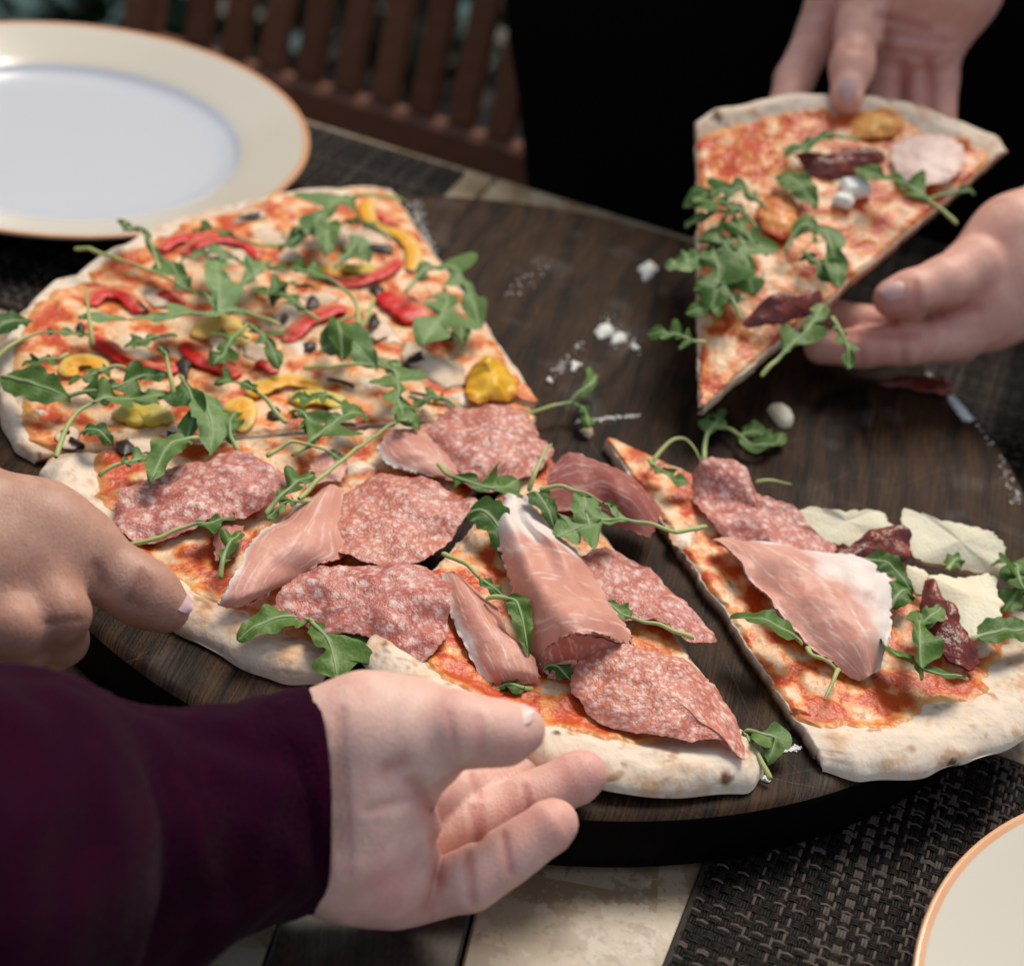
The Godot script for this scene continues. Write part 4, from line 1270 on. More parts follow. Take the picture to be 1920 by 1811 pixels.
func build_leaves() -> void:
	var a := [
		# label, path, width, stem share, lobes, height, tone, arch, roll
		["pale rocket stem sticking out past the back left crust", [[140, 464], [215, 497], [300, 538], [393, 577], [470, 590]], 0.010, 0.62, 2, 0.047, 0.75, 0.006, 0.0],
		["long pale rocket leaf lying flat across the two vegetable slices", [[527, 612], [450, 590], [380, 597], [300, 606], [220, 606], [146, 594]], 0.026, 0.06, 4, 0.049, 0.85, 0.003, 0.25],
		["pale upright rocket lobe rising behind the long flat leaf", [[410, 597], [408, 560], [408, 520], [402, 484]], 0.026, 0.0, 1, 0.050, 0.9, 0.004, 0.0],
		["thin rocket stem standing at the left end of the long flat leaf", [[172, 648], [165, 610], [158, 535]], 0.0, 1.0, 0, 0.047, 0.6, 0.006, 0.0],
		["dark rocket leaf at the left edge above the pale yellow stem", [[-30, 640], [0, 625], [30, 612], [58, 603]], 0.022, 0.1, 0, 0.045, 0.1, 0.004, 0.0],
		["yellow green rocket stem at the left edge of the pizza", [[-20, 680], [30, 652], [80, 633], [165, 628]], 0.008, 0.7, 0, 0.046, 0.6, 0.003, 0.0],
		["curly dark rocket leaf against the plate rim", [[300, 515], [282, 480], [262, 462], [236, 466], [232, 440], [242, 422]], 0.018, 0.05, 3, 0.046, 0.25, 0.010, 0.5],
		["rocket leaf just right of the curly one by the plate", [[285, 478], [310, 500], [332, 528], [352, 548]], 0.022, 0.05, 1, 0.045, 0.65, 0.004, 0.3],
		["pale rocket tuft lying over the topmost red pepper arc", [[462, 500], [430, 492], [385, 488], [338, 490]], 0.016, 0.1, 2, 0.048, 0.75, 0.005, 0.0],
		["long dark rocket leaf curving in from the left crust", [[0, 705], [45, 728], [95, 745], [130, 746]], 0.024, 0.05, 0, 0.046, 0.35, 0.004, 0.4],
		["dark folded rocket leaf behind the olive green pepper", [[115, 742], [170, 745], [220, 742], [270, 718], [312, 704]], 0.020, 0.05, 3, 0.046, 0.2, 0.005, 0.5],
		["rocket leaf with a long curved stem reaching to the left crust", [[104, 858], [122, 820], [152, 790], [200, 772], [262, 762], [322, 744]], 0.020, 0.45, 2, 0.047, 0.55, 0.007, 0.2],
		["dark rocket leaf stem standing above the centre of the left slice", [[325, 745], [314, 715], [306, 685], [296, 655]], 0.006, 0.5, 0, 0.049, 0.3, 0.008, 0.0],
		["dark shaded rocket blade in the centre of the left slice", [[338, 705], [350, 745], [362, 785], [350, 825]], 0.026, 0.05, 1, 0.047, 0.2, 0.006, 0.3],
		["broad smooth rocket leaf pointing down to the salami", [[378, 738], [386, 775], [396, 815], [392, 850]], 0.022, 0.05, 0, 0.049, 0.75, 0.004, -0.2],
		["broad serrated rocket leaf resting on the salami nearest the darker hand", [[372, 822], [335, 838], [305, 862], [282, 908]], 0.021, 0.15, 0, 0.052, 0.6, 0.004, 0.2],
		["pale rocket sprig left of that serrated leaf", [[185, 893], [215, 884], [250, 872], [285, 862]], 0.014, 0.35, 2, 0.045, 0.7, 0.003, 0.0],
		["small dark rocket scrap behind the left slice's mushrooms", [[150, 812], [178, 818], [210, 832]], 0.014, 0.1, 0, 0.044, 0.25, 0.003, 0.0],
		["slender rocket leaf right of the dark shaded blade", [[535, 794], [500, 766], [468, 744], [430, 726], [402, 722]], 0.018, 0.35, 2, 0.047, 0.55, 0.005, 0.0],
		["four lobed rocket leaf near the far corner of the pizza", [[756, 376], [700, 384], [650, 392], [610, 412], [570, 440]], 0.036, 0.34, 2, 0.050, 0.65, 0.007, 0.0],
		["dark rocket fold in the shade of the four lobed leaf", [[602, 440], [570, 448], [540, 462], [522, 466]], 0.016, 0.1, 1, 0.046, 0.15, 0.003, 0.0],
		["hanging lobe beneath the four lobed rocket leaf", [[604, 418], [612, 440], [612, 478]], 0.020, 0.0, 0, 0.050, 0.6, 0.003, 0.0],
		["pale frilly rocket tuft on the yellow pepper ring", [[628, 502], [650, 488], [668, 474], [692, 496]], 0.018, 0.05, 3, 0.046, 0.7, 0.004, 0.0],
		["rocket leaf with a pale stem running down to the middle of the back slice", [[672, 632], [664, 580], [620, 552], [570, 535], [530, 520], [505, 502]], 0.022, 0.35, 3, 0.048, 0.45, 0.008, 0.0],
		["dark tangled rocket leaf left of the middle stem", [[590, 540], [560, 552], [530, 550], [512, 576]], 0.020, 0.05, 2, 0.046, 0.3, 0.006, 0.4],
		["pale curled rocket leaf behind the long flat leaf's right end", [[430, 545], [468, 536], [492, 516], [490, 490]], 0.020, 0.05, 1, 0.047, 0.8, 0.005, 0.0],
		["big lobed rocket leaf hanging over the cut edge of the back slice", [[832, 540], [836, 580], [822, 610], [790, 650]], 0.040, 0.02, 2, 0.050, 0.7, 0.004, 0.0],
		["arched rocket leaf outside the big lobed one, over the board", [[760, 548], [800, 520], [850, 530], [880, 570], [900, 618]], 0.026, 0.05, 3, 0.048, 0.65, 0.007, 0.2],
		["small dark tip beneath the big lobed rocket leaf", [[850, 600], [862, 622], [866, 645]], 0.014, 0.05, 0, 0.044, 0.4, 0.002, 0.0],
		["pointed pale rocket leaf beside the red pepper arc", [[600, 662], [640, 650], [668, 666], [704, 692]], 0.028, 0.02, 0, 0.048, 0.75, 0.005, 0.3],
		["dark upright rocket lobe behind the pointed pale leaf", [[640, 676], [632, 650], [628, 606]], 0.018, 0.02, 0, 0.050, 0.25, 0.010, 0.4],
		["rocket leaf with two straight pale stems under the pointed leaf", [[568, 688], [620, 694], [680, 694], [730, 690], [748, 702]], 0.012, 0.55, 2, 0.046, 0.8, 0.003, 0.0],
		["wavy rocket leaf descending towards the domed salami", [[706, 684], [738, 708], [744, 745], [748, 778], [786, 804]], 0.026, 0.05, 3, 0.048, 0.6, 0.005, 0.0],
		["feathery rocket leaf above the small pink ham piece", [[548, 856], [600, 828], [650, 792], [690, 780]], 0.026, 0.10, 3, 0.047, 0.5, 0.005, 0.0],
		["dark little rocket leaf left of the feathery one", [[542, 774], [568, 792], [596, 826]], 0.020, 0.05, 2, 0.046, 0.35, 0.004, 0.0],
		["long straight rocket stem slanting over the small pink ham piece", [[560, 938], [610, 898], [675, 850], [740, 802], [772, 790]], 0.016, 0.72, 1, 0.050, 0.65, 0.004, 0.0],
		["curved pale stem crossing the slanting rocket stem", [[500, 858], [540, 844], [590, 848], [645, 864]], 0.006, 0.8, 0, 0.049, 0.7, 0.004, 0.0],
		["small feathery rocket sprig between the two red pepper arcs", [[456, 606], [478, 632], [498, 650], [524, 690]], 0.018, 0.15, 3, 0.046, 0.4, 0.004, 0.0],
		["rocket sprig with its stem on the crust tip and its leaf on the board", [[985, 776], [1025, 774], [1060, 768], [1090, 772], [1106, 802]], 0.016, 0.5, 1, 0.036, 0.4, 0.004, 0.0],
		["curl of rocket standing on the board behind that sprig", [[1062, 768], [1078, 762], [1102, 752], [1112, 728], [1096, 716]], 0.012, 0.1, 1, 0.036, 0.55, 0.010, 0.4],
		["yellow green rocket stem under the salami nearest the darker hand", [[240, 1020], [300, 1016], [350, 1000], [390, 990], [440, 966]], 0.018, 0.5, 1, 0.044, 0.35, 0.004, 0.0],
		["small rocket tip left of the pink ham's white fat edge", [[412, 1082], [420, 1050], [436, 1025], [452, 996]], 0.013, 0.05, 2, 0.047, 0.45, 0.004, 0.0],
		["dark rocket leaf tucked between the left salami and the pink ham", [[498, 962], [530, 938], [560, 914], [590, 892]], 0.018, 0.1, 2, 0.048, 0.4, 0.004, 0.0],
		["smooth oval rocket leaf beside the crust with the burnt spot", [[590, 1168], [545, 1166], [490, 1180], [446, 1198]], 0.020, 0.08, 0, 0.043, 0.5, 0.003, 0.0],
		["three pronged rocket leaf with a pale midrib above the front hand", [[566, 1160], [595, 1192], [618, 1226], [632, 1274]], 0.036, 0.12, 1, 0.041, 0.5, 0.004, 0.0],
		["dark right prong of the rocket leaf above the front hand", [[600, 1212], [640, 1206], [690, 1224], [724, 1236]], 0.018, 0.02, 0, 0.040, 0.4, 0.003, 0.0],
		["rocket leaf behind the white fat end of the rolled ham", [[820, 872], [845, 902], [890, 925], [935, 925], [972, 902]], 0.024, 0.2, 2, 0.047, 0.45, 0.004, 0.2],
		["pale rocket stem leaning up behind the rolled ham", [[992, 918], [1012, 880], [1036, 832]], 0.0, 1.0, 0, 0.054, 0.8, 0.006, 0.0],
		["dark glossy rocket leaf left of the rolled ham's fat end", [[870, 968], [900, 978], [930, 1005], [945, 1052]], 0.022, 0.05, 0, 0.046, 0.25, 0.006, 0.3],
		["yellow green rocket stem crossing the dark red ham", [[1012, 918], [1050, 922], [1100, 938], [1164, 962]], 0.006, 0.8, 0, 0.056, 0.5, 0.003, 0.0],
		["dark narrow rocket leaf between the rolled and the dark red ham", [[1000, 925], [1012, 950], [1040, 990]], 0.016, 0.05, 0, 0.053, 0.2, 0.004, 0.0],
		["sharp edged grey green rocket leaf in front of the dark red ham", [[1325, 988], [1260, 1004], [1200, 992], [1140, 988], [1090, 996], [1040, 1008]], 0.034, 0.42, 2, 0.054, 0.72, 0.004, 0.0],
		["upright lobe of the grey green rocket leaf", [[1104, 992], [1096, 962], [1092, 926]], 0.018, 0.0, 0, 0.056, 0.7, 0.003, 0.0],
		["pair of yellow green rocket stems beside the wavy ham", [[830, 1036], [872, 1072], [910, 1104], [950, 1122]], 0.008, 0.55, 0, 0.050, 0.6, 0.004, 0.0],
		["bent rocket stem with a narrow blade left of the rolled ham", [[910, 1125], [950, 1140], [972, 1170], [990, 1226]], 0.013, 0.3, 0, 0.050, 0.45, 0.006, 0.3],
		["small rocket leaf with a long pale stem on the half hidden salami", [[1302, 1196], [1240, 1180], [1180, 1164], [1140, 1128]], 0.015, 0.65, 0, 0.049, 0.6, 0.002, 0.0],
		["dark rocket tip in the mouth of the rolled ham", [[1018, 1256], [1040, 1262], [1072, 1280]], 0.014, 0.05, 0, 0.043, 0.15, 0.003, 0.0],
		["rocket sprig on the bare board at the corner of the lifted crust", [[1446, 1458], [1420, 1428], [1400, 1396], [1398, 1376]], 0.010, 0.5, 1, 0.034, 0.45, 0.003, 0.0],
		["forked rocket leaf on the board beside that sprig", [[1396, 1372], [1422, 1392], [1448, 1400], [1440, 1428]], 0.018, 0.05, 1, 0.035, 0.6, 0.005, 0.0],
		["smooth dark rocket leaf at the cut edge of the right hand slice", [[1506, 1206], [1460, 1198], [1415, 1180], [1370, 1158]], 0.022, 0.06, 0, 0.046, 0.35, 0.006, 0.2],
		["curved pale rocket stem below the broad ham", [[1514, 1214], [1522, 1240], [1556, 1252], [1572, 1262]], 0.0, 1.0, 0, 0.044, 0.7, 0.003, 0.0],
		["short rocket stem pointing from the broad ham to the crust", [[1573, 1252], [1560, 1285], [1545, 1316]], 0.0, 1.0, 0, 0.044, 0.6, 0.002, 0.0],
		["large dark curved rocket leaf on the crust side of the right hand slice", [[1816, 1272], [1760, 1276], [1700, 1262], [1662, 1228], [1652, 1206]], 0.020, 0.02, 0, 0.045, 0.3, 0.005, 0.5],
		["upright rocket leaf with a pale midrib rising from the curved one", [[1728, 1276], [1716, 1240], [1716, 1200], [1724, 1150]], 0.022, 0.0, 1, 0.047, 0.5, 0.008, 0.0],
		["small round rocket lobe beside the long dried tomato", [[1722, 1176], [1745, 1165], [1766, 1142]], 0.013, 0.1, 0, 0.050, 0.7, 0.003, 0.0],
		["dark rocket leaf leaving the picture at the right edge", [[1822, 1200], [1870, 1194], [1920, 1192], [1960, 1190]], 0.020, 0.05, 0, 0.045, 0.4, 0.003, 0.0],
		["tangled rocket sprig at the right edge beside the largest parmesan shaving", [[1960, 1150], [1905, 1120], [1895, 1080], [1860, 1058]], 0.022, 0.15, 3, 0.047, 0.35, 0.008, 0.2],
		["second rocket leaf of the tangle at the right edge", [[1950, 1045], [1915, 1070], [1905, 1120], [1880, 1150]], 0.022, 0.1, 2, 0.046, 0.5, 0.006, 0.0],
		["small dark rocket leaf between the broad ham and the parmesan", [[1605, 1052], [1640, 1062], [1672, 1078], [1710, 1110]], 0.016, 0.1, 0, 0.046, 0.3, 0.004, 0.2],
		["oval rocket leaf tucked under the fat edge of the broad ham", [[1668, 1140], [1690, 1120], [1712, 1122]], 0.018, 0.05, 0, 0.044, 0.35, 0.004, 0.0],
		["tiny rocket tip on the orange edge below the largest parmesan", [[1776, 1072], [1790, 1056], [1806, 1052]], 0.011, 0.1, 0, 0.044, 0.55, 0.002, 0.0],
		["rocket sprig on the bare board behind the standing salami", [[1320, 868], [1322, 830], [1345, 800], [1322, 786]], 0.018, 0.25, 2, 0.033, 0.6, 0.005, 0.0],
		["curling rocket stem and leaf on the bare board", [[1330, 800], [1368, 815], [1405, 845], [1450, 842], [1466, 812]], 0.014, 0.3, 1, 0.033, 0.55, 0.004, 0.3],
		["round dark rocket leaf lying within that curl", [[1388, 818], [1415, 818], [1452, 832]], 0.018, 0.1, 0, 0.034, 0.4, 0.003, 0.0],
		["arched yellow green rocket stem at the tip of the right hand slice", [[1222, 868], [1250, 848], [1285, 842], [1318, 872]], 0.0, 1.0, 0, 0.040, 0.5, 0.006, 0.0],
		["rocket leaf over the tip of the right hand slice", [[1216, 862], [1230, 890], [1252, 905], [1300, 912]], 0.016, 0.1, 2, 0.042, 0.55, 0.004, 0.0],
		["short rocket stem poking out behind the standing salami", [[1418, 902], [1450, 906], [1488, 910]], 0.0, 1.0, 0, 0.036, 0.6, 0.001, 0.0],
		["thin rocket leaf crossing the red pepper arc nearest the plate", [[520, 462], [478, 470], [440, 462], [398, 442], [360, 436]], 0.016, 0.45, 2, 0.046, 0.6, 0.005, 0.0],
		["small dark rocket leaf between the far yellow ring and the four lobed leaf", [[736, 452], [700, 436], [668, 430], [640, 418]], 0.018, 0.2, 2, 0.045, 0.3, 0.004, 0.0],
		["feathery rocket leaf left of the middle stem of the back slice", [[600, 600], [566, 590], [536, 570], [500, 560], [470, 548]], 0.022, 0.2, 3, 0.047, 0.45, 0.005, 0.0],
		["pale rocket stem running from the red wedge to the pointed leaf", [[700, 560], [690, 600], [668, 640], [640, 662]], 0.008, 0.7, 0, 0.045, 0.7, 0.004, 0.0],
		["lobed rocket leaf over the yellow ring of the left slice", [[470, 610], [440, 640], [420, 672], [396, 690]], 0.020, 0.15, 3, 0.046, 0.4, 0.004, 0.0],
		["slim rocket leaf between the two lower red pepper arcs", [[330, 628], [300, 640], [268, 648], [232, 650]], 0.015, 0.2, 2, 0.045, 0.55, 0.003, 0.0],
		["rocket leaf beside the small yellow ring near the left crust", [[236, 688], [206, 700], [170, 716], [128, 716]], 0.016, 0.25, 2, 0.045, 0.5, 0.004, 0.0],
		["rocket leaf on the olive green strip right of the dark blade", [[662, 772], [622, 760], [580, 762], [546, 748]], 0.016, 0.3, 2, 0.046, 0.55, 0.005, 0.0],
		["dark rocket leaf below the yellow chunk at the cut edge", [[868, 772], [836, 758], [806, 752], [776, 760]], 0.015, 0.3, 2, 0.043, 0.35, 0.003, 0.0],
		["small rocket leaf beside the smooth serrated leaves on the left slice", [[446, 846], [430, 822], [432, 796], [446, 772]], 0.016, 0.1, 2, 0.046, 0.5, 0.004, 0.0],
		["narrow rocket leaf under the plate side crust of the left slice", [[128, 668], [100, 684], [70, 690], [40, 684]], 0.016, 0.2, 2, 0.045, 0.4, 0.004, 0.0],
		["fine rocket stem over the big mushroom in the middle of the back slice", [[610, 620], [640, 612], [672, 600], [700, 580]], 0.0, 1.0, 0, 0.046, 0.6, 0.004, 0.0],
		["grey green rocket leaf between salami overlapping the ham and the left salami", [[590, 940], [560, 950], [530, 955], [500, 972]], 0.014, 0.3, 2, 0.047, 0.6, 0.003, 0.0],
		["rocket leaf at the foot of the wavy ham near the front thumb", [[1000, 1290], [970, 1296], [948, 1288], [920, 1296]], 0.012, 0.2, 0, 0.041, 0.25, 0.002, 0.0],
	]
	for l in a:
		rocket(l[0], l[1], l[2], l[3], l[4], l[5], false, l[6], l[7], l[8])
	var hg := "rocket leaves on the lifted slice"
	for l in [
		["dark frilly rocket leaf at the left edge of the lifted slice", [[1440, 392], [1390, 372], [1340, 374], [1282, 392]], 0.030, 0.05, 3, 0.010, 0.35, 0.006, 0.0],
		["second dark frilly rocket leaf just below the first", [[1420, 430], [1380, 408], [1330, 418], [1284, 424]], 0.026, 0.05, 3, 0.008, 0.2, 0.006, 0.3],
		["pale oval rocket leaf sticking out left of the lifted slice", [[1350, 470], [1315, 490], [1285, 500], [1248, 502]], 0.020, 0.25, 0, 0.010, 0.75, 0.003, 0.0],
		["dark rocket leaf hanging down the left edge of the lifted slice", [[1350, 430], [1335, 480], [1345, 530], [1332, 590]], 0.032, 0.05, 2, 0.009, 0.25, 0.006, 0.0],
		["grey green rocket leaf inside the left edge of the lifted slice", [[1362, 420], [1390, 470], [1400, 520], [1412, 556]], 0.030, 0.05, 2, 0.008, 0.55, 0.006, 0.0],
		["rocket leaf curling around the lower left of the lifted slice", [[1400, 560], [1370, 572], [1340, 580], [1285, 590]], 0.020, 0.1, 2, 0.007, 0.4, 0.004, 0.0],
		["rocket leaf dangling in the air left of the lifted slice's tip", [[1325, 640], [1300, 648], [1265, 636], [1212, 628]], 0.018, 0.25, 3, 0.004, 0.35, 0.004, 0.0],
		["small oval rocket leaf left of the white cheese cube", [[1455, 330], [1480, 345], [1505, 365], [1530, 392]], 0.024, 0.05, 0, 0.008, 0.5, 0.004, 0.0],
		["slender rocket leaf between crust and dried tomato on the lifted slice", [[1612, 262], [1570, 264], [1520, 274], [1470, 292]], 0.018, 0.25, 1, 0.010, 0.45, 0.004, 0.0],
		["long rocket leaf pointing to the right edge of the lifted slice", [[1795, 420], [1745, 390], [1700, 362], [1650, 340], [1598, 318]], 0.024, 0.2, 3, 0.009, 0.5, 0.005, 0.0],
		["curved rocket leaf in the middle of the lifted slice", [[1472, 470], [1498, 440], [1535, 445], [1562, 490], [1572, 540]], 0.026, 0.05, 2, 0.008, 0.6, 0.006, 0.0],
		["dark rocket scrap below the curved leaf on the lifted slice", [[1505, 470], [1525, 500], [1560, 530]], 0.020, 0.05, 2, 0.006, 0.25, 0.004, 0.0],
		["rocket leaf trailing along the lower right edge of the lifted slice", [[1428, 704], [1470, 668], [1510, 632], [1530, 600], [1545, 570]], 0.020, 0.15, 2, 0.007, 0.6, 0.004, 0.0],
		["rocket tip hanging below the lifted slice in front of the right hand", [[1560, 595], [1575, 630], [1588, 660], [1592, 692]], 0.014, 0.1, 2, 0.006, 0.45, 0.003, 0.0],
		["lowest dark rocket leaf of the clump on the lifted slice's left edge", [[1390, 600], [1365, 560], [1345, 540], [1300, 545]], 0.026, 0.1, 2, 0.008, 0.2, 0.005, 0.2],
		["dark rocket leaf in the heart of the clump on the lifted slice", [[1395, 500], [1365, 480], [1340, 455], [1318, 440]], 0.030, 0.05, 2, 0.010, 0.15, 0.005, 0.0],
		["narrow rocket leaf rising over the top of that clump", [[1385, 415], [1360, 396], [1330, 392], [1296, 372]], 0.018, 0.1, 2, 0.012, 0.45, 0.006, 0.0],
		["rocket leaf between the clump and the orange cherry tomato half", [[1440, 480], [1412, 470], [1392, 440], [1380, 408]], 0.022, 0.1, 2, 0.009, 0.35, 0.005, 0.0],
		["dark stem of rocket on the far right of the lifted slice", [[1740, 375], [1790, 368], [1830, 360]], 0.010, 0.2, 1, 0.006, 0.2, 0.003, 0.0],
	]:
		rocket(l[0], l[1], l[2], l[3], l[4], l[5], true, l[6], l[7], l[8], hg)

# ------------------------------------------------------------------ crumbs and flour on the board
func build_crumbs() -> void:
	var bit := func(x: float, y: float, rx: float, ry: float, hh: float, c0: Color, label: String, cat: String, nm: String, gp: String) -> void:
		var o := []
		for k in 9:
			var an := TAU * k / 9.0
			o.append([x + cos(an) * rx * (1.0 + 0.25 * sin(k * 2.1 + x)), y + sin(an) * ry * (1.0 + 0.25 * cos(k * 1.9 + y))])
		single(nm, sheet(o, 0.0302, false, -0.0003, hh * 0.36, 0.0010, func(q: Vector3, _r: float) -> Color: return c0.lerp(c0 * 0.85, 0.5 + 0.5 * nc(q, 300.0)), M.parmesan, 0.0, 10, 36, 0.0012, 3.0), label, cat, gp)
	var w := Color(0.80, 0.78, 0.72)
	var gp := "white cheese crumbs on the board"
	bit.call(1216, 509, 16, 17, 0.007, w, "white cheese crumb left of the lifted slice", "cheese crumb", "cheese_crumb", gp)
	bit.call(1135, 622, 18, 12, 0.005, w, "flattened white cheese crumb with specks in the middle of the board", "cheese crumb", "cheese_crumb", gp)
	bit.call(1160, 634, 14, 10, 0.004, w, "smaller white crumb touching the flattened crumb", "cheese crumb", "cheese_crumb", gp)
	bit.call(1188, 650, 8, 6, 0.003, w, "tiny white crumb right of the flattened crumb", "cheese crumb", "cheese_crumb", gp)
	bit.call(1077, 687, 9, 9, 0.003, w, "tiny white crumb between the pizza's cut edge and the flattened crumb", "cheese crumb", "cheese_crumb", gp)
	bit.call(1104, 812, 10, 7, 0.004, Color(0.75, 0.52, 0.34), "orange crumb in front of the rocket sprig on the board", "crumb", "bread_crumb", "bread crumbs on the board")
	bit.call(1434, 1462, 7, 5, 0.002, w, "crumb at the corner of the lifted crust", "crumb", "bread_crumb", "bread crumbs on the board")
	bit.call(1160, 1478, 4, 2, 0.001, w, "speck on the front rim of the board", "crumb", "bread_crumb", "bread crumbs on the board")
	bit.call(1030, 716, 6, 4, 0.002, w, "speck on the board beside the yellow pepper chunk", "crumb", "bread_crumb", "bread crumbs on the board")
	# dusted flour: fine loose grains lying on the wood
	var g := Geo.new()
	var r := RandomNumberGenerator.new()
	r.seed = 15
	var smear := [[1786, 742, 1816, 784, 9, 1100], [1742, 702, 1756, 706, 7, 160], [1830, 775, 1870, 830, 12, 200], [1885, 860, 1920, 940, 18, 90], [770, 375, 800, 440, 14, 80], [795, 440, 812, 486, 12, 60], [1440, 1412, 1502, 1402, 5, 160], [1130, 600, 1180, 650, 18, 60], [1040, 700, 1090, 640, 10, 40], [1850, 700, 1900, 800, 40, 120], [950, 560, 1010, 500, 30, 25], [1080, 790, 1200, 778, 4, 120]]
	for s in smear:
		for k in s[5]:
			var f := r.randf()
			var x: float = lerpf(s[0], s[2], f) + r.randfn(0, s[4] * 0.5)
			var y: float = lerpf(s[1], s[3], f) + r.randfn(0, s[4] * 0.4)
			var p := on(x, y, 0.0302)
			if Vector2(p.x - 0.0045, p.z + 0.697).length() > 0.236:
				continue
			var sz := r.randf_range(0.00025, 0.0008)
			var b := g.v.size()
			var an := r.randf() * TAU
			for i in 3:
				g.v.append(p + Vector3(cos(an + i * TAU / 3.0), 0, sin(an + i * TAU / 3.0)) * sz)
				g.c.append(Color(0.74, 0.73, 0.72))
			g.v.append(p + Vector3(0, sz * 0.8, 0))
			g.c.append(Color(0.78, 0.77, 0.76))
			g.ix.append_array(PackedInt32Array([b, b + 3, b + 1, b + 1, b + 3, b + 2, b + 2, b + 3, b]))
	var fl := single("flour", g.mesh(M.dust), "white flour dusted in smears on the dark board", "flour")
	fl.set_meta("kind", "stuff")

# ------------------------------------------------------------------ people
func seg_dist(p: Vector3, a: Vector3, b: Vector3, ra: float, rb: float) -> float:
	var ab := b - a
	var t := clampf((p - a).dot(ab) / maxf(ab.length_squared(), 1e-9), 0.0, 1.0)
	return (p - a - ab * t).length() - lerpf(ra, rb, t)

